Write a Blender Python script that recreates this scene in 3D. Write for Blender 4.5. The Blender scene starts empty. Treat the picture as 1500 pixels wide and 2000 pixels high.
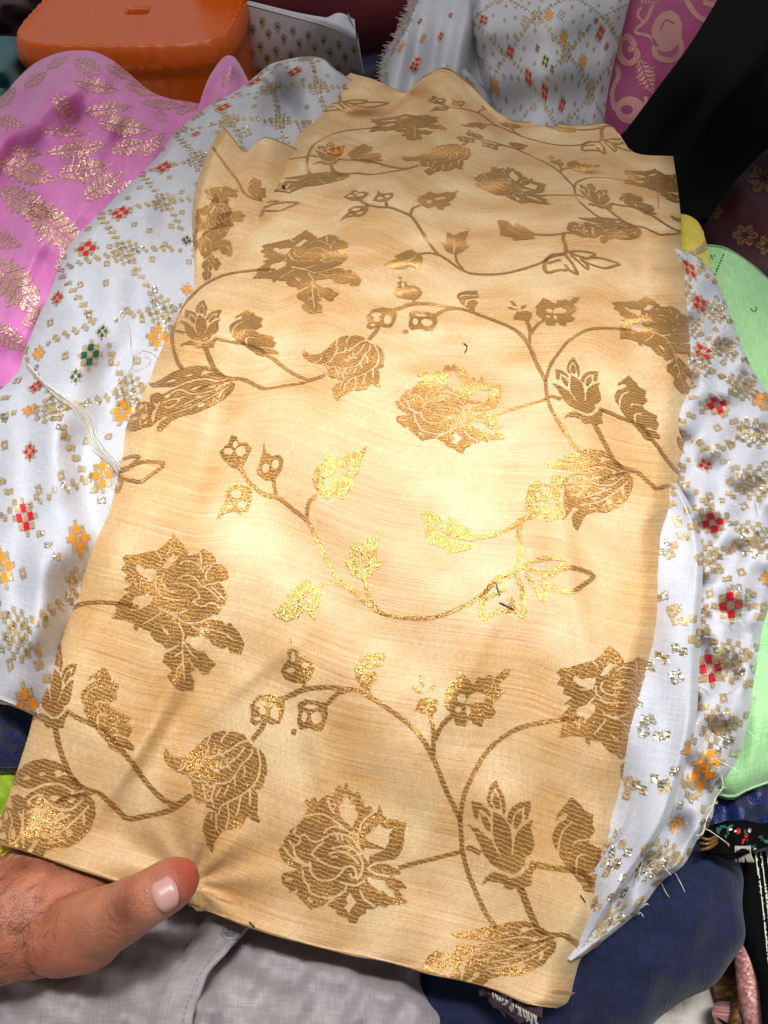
import bpy, bmesh, math, random
import numpy as np

# ------------------------------------------------------------------ camera, light
SC = bpy.context.scene
COL = SC.collection
rng = np.random.default_rng(7)
random.seed(7)
CAMZ, PITCH, FPX = 0.55, math.radians(50.0), 1444.0
SP, CP = math.sin(PITCH), math.cos(PITCH)

cd = bpy.data.cameras.new('camera')
cam = bpy.data.objects.new('camera', cd)
COL.objects.link(cam)
cam.location = (0, 0, CAMZ)
cam.rotation_euler = (math.radians(90) - PITCH, 0, 0)
cd.sensor_fit = 'VERTICAL'
cd.sensor_height = 24.0
cd.lens = 24.0 * FPX / 2000.0
cd.clip_start = 0.02
cd.clip_end = 50.0
SC.camera = cam

wd = bpy.data.worlds.new('World')
SC.world = wd
wd.use_nodes = True
wd.node_tree.nodes['Background'].inputs[0].default_value = (0.97, 0.98, 1.0, 1)
wd.node_tree.nodes['Background'].inputs[1].default_value = 0.23


def area(name, loc, rot, sx, sy, power, col):
    l = bpy.data.lights.new(name, 'AREA')
    l.shape = 'RECTANGLE'
    l.size, l.size_y, l.energy, l.color = sx, sy, power, col
    o = bpy.data.objects.new(name, l)
    o.location, o.rotation_euler = loc, rot
    COL.objects.link(o)
    return o


area('ceiling_lamp', (-0.15, 0.40, 2.2), (0, 0, math.radians(-8)), 2.8, 0.28, 13, (1.0, 0.985, 0.95))
area('ceiling_lamp', (0.0, 1.75, 2.2), (math.radians(-25), 0, 0), 1.3, 0.6, 8.5, (1.0, 0.94, 0.86))
band_light = area('added_band_light', (-0.2, 0.32, 2.15), (0, 0, math.radians(-11)), 2.6, 0.16, 4.2, (0.99, 0.99, 0.99))  # added light, its narrow beam puts a bright diagonal band across the cloth
band_light.data.spread = math.radians(26)

SC.view_settings.view_transform = 'Standard'
SC.view_settings.look = 'None'
SC.view_settings.exposure = 0.12
SC.view_settings.gamma = 1.0
SC.render.engine = 'CYCLES'
SC.cycles.use_denoising = True
SC.cycles.max_bounces = 6


# ------------------------------------------------------------------ helpers: geometry of the view
def unproj(px, py, z):
    """world point at height z that is seen at photo position px, py"""
    px, py, z = (np.asarray(v, float) for v in (px, py, z))
    t = (py - 1000.0) / FPX
    d = (CAMZ - z) / (SP + t * CP)
    return np.stack([(px - 750.0) / FPX * d, d * (CP - t * SP), z + 0 * d], -1)


def proj(w):
    w = np.asarray(w, float)
    dz = CAMZ - w[..., 2]
    d = w[..., 1] * CP + dz * SP
    t = (dz * CP - w[..., 1] * SP) / d
    return np.stack([w[..., 0] / d * FPX + 750, t * FPX + 1000], -1)


class TPS:
    def __init__(s, src, dst, reg=1e-3):
        s.src = np.asarray(src, float) / 1000.0
        dst = np.asarray(dst, float)
        if dst.ndim == 1:
            dst = dst[:, None]
        n = len(s.src)
        K = s.phi(s.src[:, None] - s.src[None])
        P = np.c_[np.ones(n), s.src]
        A = np.zeros((n + 3, n + 3))
        A[:n, :n] = K + reg * np.eye(n)
        A[:n, n:] = P
        A[n:, :n] = P.T
        s.w = np.linalg.solve(A, np.r_[dst, np.zeros((3, dst.shape[1]))])

    @staticmethod
    def phi(d):
        r2 = (d ** 2).sum(-1)
        return r2 * np.log(r2 + 1e-12)

    def __call__(s, p):
        p = np.asarray(p, float) / 1000.0
        sh = p.shape[:-1]
        p = p.reshape(-1, 2)
        out = np.empty((len(p), s.w.shape[1]))
        for i in range(0, len(p), 20000):
            q = p[i:i + 20000]
            out[i:i + 20000] = s.phi(q[:, None] - s.src[None]) @ s.w[:-3] + np.c_[np.ones(len(q)), q] @ s.w[-3:]
        return out.reshape(sh + (s.w.shape[1],))


def smooth_line(pts, n=12):
    """Catmull-Rom through the points"""
    p = np.asarray(pts, float)
    if len(p) < 3:
        t = np.linspace(0, 1, n * 2)[:, None]
        return p[0] * (1 - t) + p[-1] * t
    q = np.r_[[2 * p[0] - p[1]], p, [2 * p[-1] - p[-2]]]
    out = []
    t = np.linspace(0, 1, n, endpoint=False)[:, None]
    for i in range(1, len(q) - 2):
        a, b, c, d = q[i - 1:i + 3]
        out.append(0.5 * (2 * b + (c - a) * t + (2 * a - 5 * b + 4 * c - d) * t ** 2 + (3 * b - a - 3 * c + d) * t ** 3))
    out.append(p[-1:])
    return np.concatenate(out)


class Edge:
    """a smooth boundary line; keys pin given points to given parameters"""
    def __init__(s, pts, keys=None):
        s.p = smooth_line(pts)
        L = np.r_[0, np.cumsum(np.linalg.norm(np.diff(s.p, axis=0), axis=1))]
        s.t = L / L[-1]
        if keys:
            kl = [s.t[np.argmin(((s.p - np.array(k[1])) ** 2).sum(1))] for k in keys]
            s.t = np.interp(s.t, [0] + kl + [1], [0] + [k[0] for k in keys] + [1])

    def __call__(s, t):
        return np.stack([np.interp(t, s.t, s.p[:, 0]), np.interp(t, s.t, s.p[:, 1])], -1)


def link(o, parent=None):
    COL.objects.link(o)
    if parent is not None:
        o.parent = parent
        o.matrix_parent_inverse = parent.matrix_basis.inverted()
    return o


def mesh_obj(name, v, f, mats, parent=None, uv=None, mi=None, smooth=True):
    me = bpy.data.meshes.new(name)
    v = np.asarray(v, float)
    me.from_pydata(v.tolist() if len(v) < 20 else v, [], f if isinstance(f, list) else f.tolist())
    for m in (mats if isinstance(mats, (list, tuple)) else [mats]):
        me.materials.append(m)
    if smooth:
        me.polygons.foreach_set('use_smooth', np.ones(len(me.polygons), bool))
    if mi is not None:
        me.polygons.foreach_set('material_index', np.asarray(mi, np.int32))
    if uv is not None:
        lay = me.uv_layers.new(name='UVMap')
        idx = np.empty(len(me.loops), np.int32)
        me.loops.foreach_get('vertex_index', idx)
        lay.data.foreach_set('uv', np.asarray(uv, np.float32)[idx].ravel())
    me.update()
    return link(bpy.data.objects.new(name, me), parent)


def tag(o, label=None, cat=None, group=None, kind=None):
    if label: o['label'] = label
    if cat: o['category'] = cat
    if group: o['group'] = group
    if kind: o['kind'] = kind
    return o


def empty(name, loc):
    o = bpy.data.objects.new(name, None)
    o.empty_display_size = 0.02
    o.location = loc
    return link(o)


class Sheet:
    """a draped cloth: four boundary lines, a height field, rolled edges"""
    def __init__(s, B, T, L, R, zc, nu, nv, extra=None, keysL=None, keysR=None, reg=2e-4):
        eB, eT, eL, eR = Edge(B), Edge(T), Edge(L, keysL), Edge(R, keysR)
        z = TPS([c[:2] for c in zc], [c[2] for c in zc], reg)
        a = np.linspace(0, 1, nu)

        def build(b):
            A, Bb = np.meshgrid(a, b)
            A3, B3 = A[..., None], Bb[..., None]
            l, r, bo, to = eL(b)[:, None], eR(b)[:, None], eB(a)[None], eT(a)[None]
            c00, c10, c01, c11 = eB(0.), eB(1.), eT(0.), eT(1.)
            P = (1 - A3) * l + A3 * r + (1 - B3) * bo + B3 * to - ((1 - A3) * (1 - B3) * c00 + A3 * (1 - B3) * c10 + (1 - A3) * B3 * c01 + A3 * B3 * c11)
            Z = z(P)[..., 0]
            if extra is not None:
                Z = Z + extra(P[..., 0], P[..., 1], A, Bb)
            return P, unproj(P[..., 0], P[..., 1], Z)
        b = np.linspace(0, 1, nv)
        P, W = build(b)
        d = np.linalg.norm(np.diff(W, axis=0), axis=2).mean(1)
        cum = np.r_[0, np.cumsum(d)]
        b = np.interp(np.linspace(0, cum[-1], nv), cum, b)
        s.P, s.W = build(b)
        s.nu, s.nv = nu, nv
        s.len = np.linalg.norm(np.diff(s.W, axis=0), axis=2).sum(0).mean()
        s.wid = np.linalg.norm(np.diff(s.W, axis=1), axis=2).sum(1).mean()
        du, dv = np.gradient(s.W, axis=1), np.gradient(s.W, axis=0)
        n = np.cross(du, dv)
        s.N = n / np.linalg.norm(n, axis=2, keepdims=True)

    def bil(s, G, u, v):
        x = np.clip(u / s.wid * (s.nu - 1), 0, s.nu - 1.0001)
        y = np.clip(v / s.len * (s.nv - 1), 0, s.nv - 1.0001)
        i, j = x.astype(int), y.astype(int)
        fx, fy = (x - i)[..., None], (y - j)[..., None]
        return (G[j, i] * (1 - fx) + G[j, i + 1] * fx) * (1 - fy) + (G[j + 1, i] * (1 - fx) + G[j + 1, i + 1] * fx) * fy

    def px2uv(s, p):
        p = np.asarray(p, float).reshape(-1, 2)
        k = 4
        g = s.P[::k, ::k]
        gf = g.reshape(-1, 2)
        idx = np.concatenate([((q[:, None] - gf[None]) ** 2).sum(-1).argmin(1) for q in np.array_split(p, max(1, len(p) // 500))])
        v = (idx // g.shape[1]) * k / (s.nv - 1) * s.len
        u = (idx % g.shape[1]) * k / (s.nu - 1) * s.wid
        h = 1e-3
        for _ in range(6):
            uc, vc = np.clip(u, 0, s.wid - h * 1.1), np.clip(v, 0, s.len - h * 1.1)
            f0 = s.bil(s.P, uc, vc)
            fu = (s.bil(s.P, uc + h, vc) - f0) / h
            fv = (s.bil(s.P, uc, vc + h) - f0) / h
            r = p - f0 - fu * (u - uc)[:, None] - fv * (v - vc)[:, None]
            det = fu[:, 0] * fv[:, 1] - fu[:, 1] * fv[:, 0]
            det = np.where(np.abs(det) < 1e3, 1e3, det)
            u = u + np.clip((r[:, 0] * fv[:, 1] - r[:, 1] * fv[:, 0]) / det, -.03, .03)
            v = v + np.clip((fu[:, 0] * r[:, 1] - fu[:, 1] * r[:, 0]) / det, -.03, .03)
        return np.stack([u, v], -1)

    def mesh(s, name, mat, parent=None, roll=0.003, sides='LRBT', drop=0.0):
        nu, nv = s.nu, s.nv
        V = [s.W.reshape(-1, 3)]
        uu, vv = np.meshgrid(np.linspace(0, s.wid, nu), np.linspace(0, s.len, nv))
        U = [np.stack([uu, vv], -1).reshape(-1, 2)]
        ii = np.arange(nu * nv).reshape(nv, nu)
        F = [np.stack([ii[:-1, :-1], ii[:-1, 1:], ii[1:, 1:], ii[1:, :-1]], -1).reshape(-1, 4)]
        cnt = nu * nv
        prof = [(math.sin(t), 1 - math.cos(t)) for t in np.radians([30, 65, 100, 135, 170])]
        for sd in sides:
            if sd == 'L': e, inn, uvd, fl = ii[:, 0], ii[:, 3], (-1, 0), 1
            if sd == 'R': e, inn, uvd, fl = ii[:, -1], ii[:, -4], (1, 0), 0
            if sd == 'B': e, inn, uvd, fl = ii[0], ii[3], (0, -1), 0
            if sd == 'T': e, inn, uvd, fl = ii[-1], ii[-4], (0, 1), 1
            w = V[0][e]
            o = w - V[0][inn]
            o /= np.linalg.norm(o, axis=1, keepdims=True) + 1e-9
            nn = s.N.reshape(-1, 3)[e]
            prev = e
            k = 0
            pr = [(x * roll, y * roll) for x, y in prof]
            pr += [(pr[-1][0] - 0.012, pr[-1][1] + drop)]
            for x, y in pr:
                k += 1
                V.append(w + o * x - nn * y)
                U.append(U[0][e] + np.array(uvd) * roll * k * .6)
                cur = np.arange(cnt, cnt + len(e))
                cnt += len(e)
                q = np.stack([prev[:-1], prev[1:], cur[1:], cur[:-1]], -1)
                if not fl: q = q[:, ::-1]
                if sd in 'BT': q = q[:, ::-1]
                F.append(q)
                prev = cur
        return mesh_obj(name, np.concatenate(V), np.concatenate(F), mat, parent, np.concatenate(U))

    def motif(s, name, layers, mats, cell=0.0006, off=0.0003, parent=None, kind=None, fray=0.0, comps=False):
        """paint polygons (in cloth metres, in order; -1 erases) on the weave grid, keep the painted cells as raised thread"""
        pts = np.concatenate([l[1] for l in layers if l[0] >= 0])
        lo = np.floor(np.maximum(pts.min(0), 0) / cell).astype(int)
        hi = np.ceil(np.minimum(pts.max(0), [s.wid, s.len]) / cell).astype(int)
        n = hi - lo
        if (n <= 0).any():
            return None
        M = np.full((n[1], n[0]), -1, np.int8)
        for m, poly in layers:
            q = np.asarray(poly) / cell - lo - 0.5
            x0, y0 = np.maximum(np.floor(q.min(0)).astype(int), 0)
            x1, y1 = np.minimum(np.ceil(q.max(0)).astype(int) + 1, n)
            if x1 <= x0 or y1 <= y0: continue
            X, Y = np.meshgrid(np.arange(x0, x1), np.arange(y0, y1))
            if fray and m >= 0:
                X = X + rng.normal(0, fray, X.shape)
            ins = np.zeros(X.shape, bool)
            for (ax, ay), (bx, by) in zip(q, np.roll(q, -1, 0)):
                if ay == by: continue
                c = (ay > Y) != (by > Y)
                ins ^= c & (X < (bx - ax) * (Y - ay) / (by - ay) + ax)
            M[y0:y1, x0:x1][ins] = m
        if comps:
            lab = np.where(M >= 0, np.arange(M.size).reshape(M.shape) + 1, 0)
            while True:
                q = np.pad(lab, 1)
                nb = np.maximum.reduce([q[1:-1, 1:-1], q[:-2, 1:-1], q[2:, 1:-1], q[1:-1, :-2], q[1:-1, 2:], q[:-2, :-2], q[2:, 2:], q[:-2, 2:], q[2:, :-2]])
                nb = np.where(lab > 0, nb, 0)
                if (nb == lab).all(): break
                lab = nb
            big, cn = np.unique(lab[lab > 0], return_counts=True)
            if len(big) > 1: M[(lab > 0) & (lab != big[cn.argmax()])] = -1
        yy, xx = np.nonzero(M >= 0)
        if len(yy) < 4: return None
        vid = np.full((n[1] + 1, n[0] + 1), -1)
        for dy, dx in ((0, 0), (0, 1), (1, 1), (1, 0)):
            vid[yy + dy, xx + dx] = 0
        vy, vx = np.nonzero(vid == 0)
        vid[vy, vx] = np.arange(len(vy))
        F = np.stack([vid[yy, xx], vid[yy, xx + 1], vid[yy + 1, xx + 1], vid[yy + 1, xx]], -1)
        uv = (np.stack([vx, vy], -1) + lo) * cell
        w = s.bil(s.W, uv[:, 0], uv[:, 1]) + s.bil(s.N, uv[:, 0], uv[:, 1]) * off
        o = mesh_obj(name, w, F, mats, parent, uv, M[yy, xx])
        if kind: o['kind'] = kind
        return o


def stroke(pts, w, m, smooth=True):
    """a line of width w as painted polygons (layer m)"""
    p = smooth_line(pts, 6) if smooth and len(pts) > 2 else np.asarray(pts, float)
    out = []
    for a, b in zip(p[:-1], p[1:]):
        d = b - a
        L = np.linalg.norm(d)
        if L < 1e-6: continue
        n = np.array([-d[1], d[0]]) / L * w / 2
        e = d / L * w * .2
        out.append((m, np.array([a + n - e, b + n + e, b - n + e, a - n - e])))
    return out


def ell(x, y, rx, ry, m, rot=0, n=12):
    t = np.linspace(0, 2 * math.pi, n, endpoint=False)
    c, s_ = math.cos(rot), math.sin(rot)
    X, Y = rx * np.cos(t), ry * np.sin(t)
    return (m, np.stack([x + X * c - Y * s_, y + X * s_ + Y * c], -1))


# ------------------------------------------------------------------ materials
def lin(r, g, b):
    f = lambda c: c / 12.92 if c <= .04045 else ((c + .055) / 1.055) ** 2.4
    return (f(r / 255), f(g / 255), f(b / 255), 1)


class NT:
    def __init__(s, name):
        s.m = bpy.data.materials.new(name)
        s.m.use_nodes = True
        s.t = s.m.node_tree
        s.b = s.t.nodes['Principled BSDF']

    def n(s, typ, **kw):
        o = s.t.nodes.new(typ)
        for k, v in kw.items():
            if hasattr(o, k): setattr(o, k, v)
            else: o.inputs[k.replace('_', ' ')].default_value = v
        return o

    def l(s, a, b): s.t.links.new(a, b)

    def set(s, **kw):
        for k, v in kw.items(): s.b.inputs[k.replace('_', ' ')].default_value = v

    def uv(s, sx, sy, rot=0):
        c = s.n('ShaderNodeUVMap')
        mp = s.n('ShaderNodeMapping')
        mp.inputs['Scale'].default_value = (sx, sy, 1)
        mp.inputs['Rotation'].default_value = (0, 0, rot)
        s.l(c.outputs[0], mp.inputs[0])
        return mp.outputs[0]

    def obj(s, k):
        c = s.n('ShaderNodeTexCoord')
        mp = s.n('ShaderNodeMapping')
        mp.inputs['Scale'].default_value = (k, k, k) if not isinstance(k, tuple) else k
        s.l(c.outputs['Object'], mp.inputs[0])
        return mp.outputs[0]

    def noise(s, vec, scale=1, detail=4, rough=.55, dist=0):
        o = s.n('ShaderNodeTexNoise')
        o.inputs['Scale'].default_value = scale
        o.inputs['Detail'].default_value = detail
        o.inputs['Roughness'].default_value = rough
        o.inputs['Distortion'].default_value = dist
        s.l(vec, o.inputs['Vector'])
        return o.outputs['Fac']

    def ramp(s, fac, stops):
        o = s.n('ShaderNodeValToRGB')
        e = o.color_ramp.elements
        e[0].position, e[0].color = stops[0]
        e[1].position, e[1].color = stops[-1]
        for p, c in stops[1:-1]:
            k = e.new(p); k.color = c
        s.l(fac, o.inputs[0])
        return o.outputs[0]

    def mix(s, fac, a, b, mode='MIX'):
        o = s.n('ShaderNodeMix', data_type='RGBA', blend_type=mode)
        for i, x in ((0, fac), (6, a), (7, b)):
            if hasattr(x, 'is_output'): s.l(x, o.inputs[i])
            else: o.inputs[i].default_value = x
        return o.outputs[2]

    def math(s, op, a, b=0.0, c=0.0):
        o = s.n('ShaderNodeMath', operation=op)
        for i, x in enumerate((a, b, c)):
            if hasattr(x, 'is_output'): s.l(x, o.inputs[i])
            else: o.inputs[i].default_value = x
        return o.outputs[0]

    def bump(s, h, dist, strength=1.0, normal=None):
        o = s.n('ShaderNodeBump')
        o.inputs['Distance'].default_value = dist
        o.inputs['Strength'].default_value = strength
        s.l(h, o.inputs['Height'])
        if normal is not None: s.l(normal, o.inputs['Normal'])
        s.l(o.outputs[0], s.b.inputs['Normal'])
        return o.outputs[0]

    def glitter(s, scale, amount, stretch=1.0):
        """every tiny flat of metal thread leans its own way"""
        v = s.n('ShaderNodeTexVoronoi')
        v.inputs['Scale'].default_value = scale
        s.l(s.uv(1, stretch), v.inputs['Vector'])
        a = s.n('ShaderNodeVectorMath', operation='SUBTRACT')
        a.inputs[1].default_value = (.5, .5, .5)
        s.l(v.outputs['Color'], a.inputs[0])
        b = s.n('ShaderNodeVectorMath', operation='SCALE')
        b.inputs['Scale'].default_value = amount
        s.l(a.outputs[0], b.inputs[0])
        g = s.n('ShaderNodeNewGeometry')
        c = s.n('ShaderNodeVectorMath', operation='ADD')
        s.l(g.outputs['Normal'], c.inputs[0])
        s.l(b.outputs[0], c.inputs[1])
        d = s.n('ShaderNodeVectorMath', operation='NORMALIZE')
        s.l(c.outputs[0], d.inputs[0])
        s.l(d.outputs[0], s.b.inputs['Normal'])
        return v.outputs['Color']


def m_cloth(name, col, col2=None, rough=.6, sheen=.2, scale=60, bump=.0006, weave=(700, 700), var=.5, spec=.4, wv=.22, twill=0):
    t = NT(name)
    n = t.noise(t.uv(1, 1), scale, 5, .6)
    c2 = col2 or tuple(x * .8 for x in col[:3]) + (1,)
    fac = t.ramp(n, [(.5 - var * .4, (0, 0, 0, 1)), (.5 + var * .4, (1, 1, 1, 1))])
    c = t.mix(fac, c2, col)
    th = t.noise(t.uv(weave[0], weave[1] * .1, twill), 1, 2, .6)
    th2 = t.noise(t.uv(weave[0] * .1, weave[1], twill), 1, 2, .6)
    thr = t.math('ADD', th, th2)
    lo, hi = 1 - wv, 1 + wv * .6
    c = t.mix(1.0, c, t.ramp(t.math('MULTIPLY', thr, .5), [(.34, (lo, lo, lo, 1)), (.66, (hi, hi, hi, 1))]), 'MULTIPLY')
    t.l(c, t.b.inputs['Base Color'])
    t.bump(thr, bump, .4)
    t.set(Roughness=rough, Sheen_Weight=sheen, Sheen_Roughness=.5, Specular_IOR_Level=spec)
    return t.m


def m_silk():
    t = NT('beige_slub_silk')
    warp = t.noise(t.uv(14, 30), 1, 2, .5)
    c = t.n('ShaderNodeUVMap')
    sep = t.n('ShaderNodeSeparateXYZ')
    t.l(c.outputs[0], sep.inputs[0])
    wv = t.math('ADD', sep.outputs[1], t.math('MULTIPLY', warp, .003))
    comb = t.n('ShaderNodeCombineXYZ')
    t.l(t.math('MULTIPLY', sep.outputs[0], 7.0), comb.inputs[0])
    t.l(t.math('MULTIPLY', wv, 620.0), comb.inputs[1])
    s1 = t.noise(comb.outputs[0], 1, 3, .65)
    comb2 = t.n('ShaderNodeCombineXYZ')
    t.l(t.math('MULTIPLY', sep.outputs[0], 10.0), comb2.inputs[0])
    t.l(t.math('MULTIPLY', wv, 1200.0), comb2.inputs[1])
    s2 = t.noise(comb2.outputs[0], 1, 3, .7)
    patch = t.noise(t.uv(11, 16), 1, 3, .5)
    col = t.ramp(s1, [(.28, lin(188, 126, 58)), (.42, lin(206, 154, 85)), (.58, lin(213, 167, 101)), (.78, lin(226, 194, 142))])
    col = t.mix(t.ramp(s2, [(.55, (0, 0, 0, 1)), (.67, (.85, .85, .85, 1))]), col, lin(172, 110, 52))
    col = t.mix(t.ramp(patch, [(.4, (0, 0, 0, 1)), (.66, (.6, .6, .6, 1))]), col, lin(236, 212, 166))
    th = t.noise(t.uv(1300, 160), 1, 2, .6)
    th2 = t.noise(t.uv(220, 1700), 1, 2, .6)
    wvf = t.math('MULTIPLY', t.math('ADD', th, th2), .5)
    col = t.mix(1.0, col, t.ramp(wvf, [(.36, (.76, .74, .70, 1)), (.64, (1.14, 1.14, 1.14, 1))]), 'MULTIPLY')
    t.l(col, t.b.inputs['Base Color'])
    h = t.math('ADD', t.math('ADD', th, th2), t.math('MULTIPLY', s1, 1.2))
    t.bump(h, .0005, .30)
    t.set(Roughness=.62, Specular_IOR_Level=1.0, IOR=1.65, Sheen_Weight=.05, Sheen_Roughness=.4)
    t.b.inputs['Specular Tint'].default_value = (1, .99, .97, 1)
    return t.m


def m_zari(name, col, pale, rough=.33, amount=.5, scale=1100, lines=430., metal=.85, line_w=.2, ls=.5):
    t = NT(name)
    rnd = t.glitter(scale, amount, 1.7)
    c = t.n('ShaderNodeUVMap')
    sep = t.n('ShaderNodeSeparateXYZ')
    t.l(c.outputs[0], sep.inputs[0])
    ph = t.math('ADD', t.math('MULTIPLY', sep.outputs[1], lines), t.math('MULTIPLY', sep.outputs[0], 14.0))
    ph = t.math('ADD', ph, t.math('MULTIPLY', t.noise(t.uv(160, 160), 1, 3, .6), 1.6))
    fr = t.math('FRACT', ph)
    ln = t.math('LESS_THAN', fr, line_w)
    sp = t.n('ShaderNodeSeparateColor')
    t.l(rnd, sp.inputs[0])
    shade = t.mix(sp.outputs[0], tuple(x * .72 for x in col[:3]) + (1,), tuple(min(1, x * 1.2) for x in col[:3]) + (1,))
    cc = t.mix(t.math('MULTIPLY', ln, ls), shade, pale)
    t.l(cc, t.b.inputs['Base Color'])
    mt = t.math('MULTIPLY', t.math('SUBTRACT', 1.0, t.math('MULTIPLY', ln, .7)), metal)
    t.l(mt, t.b.inputs['Metallic'])
    t.set(Roughness=rough, Specular_IOR_Level=.6)
    return t.m


def m_plain(name, col, rough=.5, spec=.5, metal=0, bump=0, scale=200, var=.12):
    t = NT(name)
    n = t.noise(t.obj(1), scale, 5, .6)
    c = t.mix(n, tuple(x * (1 - var * 1.6) for x in col[:3]) + (1,), tuple(min(1, x * (1 + var)) for x in col[:3]) + (1,))
    t.l(c, t.b.inputs['Base Color'])
    if bump: t.bump(n, bump, .5)
    t.set(Roughness=rough, Specular_IOR_Level=spec, Metallic=metal)
    return t.m


M = {}
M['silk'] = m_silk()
M['zari'] = m_zari('old_gold_thread', lin(192, 138, 72), lin(226, 190, 130), rough=.36, amount=.5, metal=.75, scale=1700, lines=470., line_w=.22, ls=.4)
M['white'] = m_cloth('white_cotton_silk', lin(196, 196, 202), lin(184, 186, 196), .6, .2, 25, .0006, spec=.5, wv=.12)
M['wgold'] = m_zari('pale_gold_thread', lin(186, 160, 116), lin(206, 186, 146), rough=.42, amount=.45, scale=900, lines=500, metal=.25)
M['wsilver'] = m_zari('silver_thread', lin(222, 212, 186), lin(230, 226, 210), rough=.28, amount=1.1, scale=600, lines=500, metal=.9)
M['red'] = m_plain('red_thread', lin(196, 14, 34), .55, .4, bump=.0004, scale=900)
M['orange'] = m_plain('orange_thread', lin(244, 146, 12), .55, .4, bump=.0004, scale=900)
M['green'] = m_plain('green_thread', lin(18, 84, 62), .55, .4, bump=.0004, scale=900)
M['thread'] = m_plain('loose_white_thread', lin(226, 220, 204), .6, .4)
M['pink'] = m_cloth('pink_georgette', lin(222, 124, 192), lin(208, 102, 176), .5, .5, 20, .0005, spec=.4)
M['foil'] = m_zari('copper_foil_thread', lin(232, 182, 158), lin(226, 160, 188), rough=.3, amount=.85, scale=800, lines=330, metal=.6, line_w=.3)
M['mag'] = m_cloth('magenta_silk', lin(160, 38, 106), lin(138, 26, 88), .5, .3, 40, .0006)
M['magtan'] = m_zari('dull_rose_gold_thread', lin(184, 130, 122), lin(190, 110, 130), rough=.5, amount=.5, scale=500, lines=380, metal=.3)
M['black'] = m_cloth('black_velvet_cloth', (.003, .003, .0035, 1), (.002, .002, .0025, 1), .85, 0, 40, .0008, spec=.07)
M['dred'] = m_cloth('dark_red_brocade', lin(78, 8, 22), lin(40, 6, 24), .55, .1, 18, .0006, var=.9)
M['dredgold'] = m_zari('dark_antique_gold_thread', lin(128, 92, 50), lin(120, 70, 50), rough=.45, amount=.5, scale=500, metal=.5)
M['yellow'] = m_cloth('yellow_cotton', lin(226, 208, 50), lin(206, 184, 30), .6, .3, 30, .0005)
M['mint'] = m_cloth('mint_green_cotton', lin(170, 222, 158), lin(156, 212, 146), .6, .3, 14, .0005)
M['navy'] = m_cloth('navy_cloth', lin(16, 24, 66), lin(8, 12, 40), .6, .2, 60, .001, var=.9)
M['navyline'] = m_plain('blue_cord', lin(24, 44, 112), .5, .5)
M['lime'] = m_cloth('lime_cloth', lin(164, 190, 24), lin(110, 150, 30), .6, .2, 20, .0005)
M['teal'] = m_cloth('teal_green_print', lin(14, 120, 96), lin(20, 60, 110), .55, .2, 14, .0006, var=.9)
M['dark'] = m_cloth('dark_print_cloth', lin(30, 26, 44), lin(70, 24, 40), .7, .1, 22, .0006, var=.7)
M['purple'] = m_cloth('purple_boucle', lin(86, 20, 74), lin(22, 8, 30), .8, .3, 180, .004, var=.5)
M['maroon'] = m_cloth('maroon_cloth', lin(104, 10, 24), lin(84, 6, 18), .6, .2, 90, .0005)
M['fur'] = m_cloth('white_fleece', lin(222, 208, 204), lin(190, 168, 164), .9, .5, 260, .004)
M['shirt'] = m_cloth('grey_cotton_shirt', lin(186, 176, 178), lin(160, 148, 152), .75, .3, 26, .0007)
M['denim'] = m_cloth('blue_denim', lin(22, 36, 78), lin(11, 18, 46), .85, .1, 200, .0014, weave=(900, 420), var=.8, wv=.6, twill=.7)
M['button'] = m_plain('grey_button', lin(150, 148, 156), .3, .5)
M['nail'] = m_plain('finger_nail', lin(200, 150, 140), .25, .5, scale=60, var=.06)
M['hair'] = m_plain('dark_hair', lin(30, 18, 14), .5, .4)


def m_skin():
    t = NT('skin')
    n = t.noise(t.obj(1), 45, 5, .6)
    n2 = t.noise(t.obj(1), 14, 2, .5)
    c = t.ramp(n, [(.3, lin(158, 94, 68)), (.7, lin(198, 134, 102))])
    c = t.mix(t.ramp(n2, [(.4, (0, 0, 0, 1)), (.7, (.5, .5, .5, 1))]), c, lin(184, 88, 68))
    tc = t.n('ShaderNodeTexCoord')
    ds = t.n('ShaderNodeVectorMath', operation='DISTANCE')
    t.l(tc.outputs['Object'], ds.inputs[0])
    ds.inputs[1].default_value = tuple(unproj(366, 1715, .166))
    dk = t.n('ShaderNodeVectorMath', operation='DISTANCE')
    t.l(tc.outputs['Object'], dk.inputs[0])
    dk.inputs[1].default_value = tuple(unproj(246, 1776, .168))
    kn = t.math('ADD', dk.outputs['Value'], t.math('MULTIPLY', t.math('SUBTRACT', t.noise(t.obj((900, 260, 260)), 1, 4, .7), .5), .012))
    c = t.mix(t.ramp(kn, [(.004, (.7, .7, .7, 1)), (.011, (0, 0, 0, 1))]), c, lin(104, 56, 42))
    c = t.mix(t.ramp(ds.outputs['Value'], [(.006, (.75, .75, .75, 1)), (.016, (0, 0, 0, 1))]), c, lin(172, 56, 48))
    t.l(c, t.b.inputs['Base Color'])
    v = t.n('ShaderNodeTexVoronoi')
    v.inputs['Scale'].default_value = 900
    t.l(t.obj(1), v.inputs['Vector'])
    t.bump(t.math('ADD', v.outputs['Distance'], t.math('MULTIPLY', n, 2)), .0006, .5)
    t.set(Roughness=.45, Specular_IOR_Level=.45, Subsurface_Weight=.15, Subsurface_Scale=.006)
    t.b.inputs['Subsurface Radius'].default_value = (1, .35, .2)
    return t.m


M['skin'] = m_skin()


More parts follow.
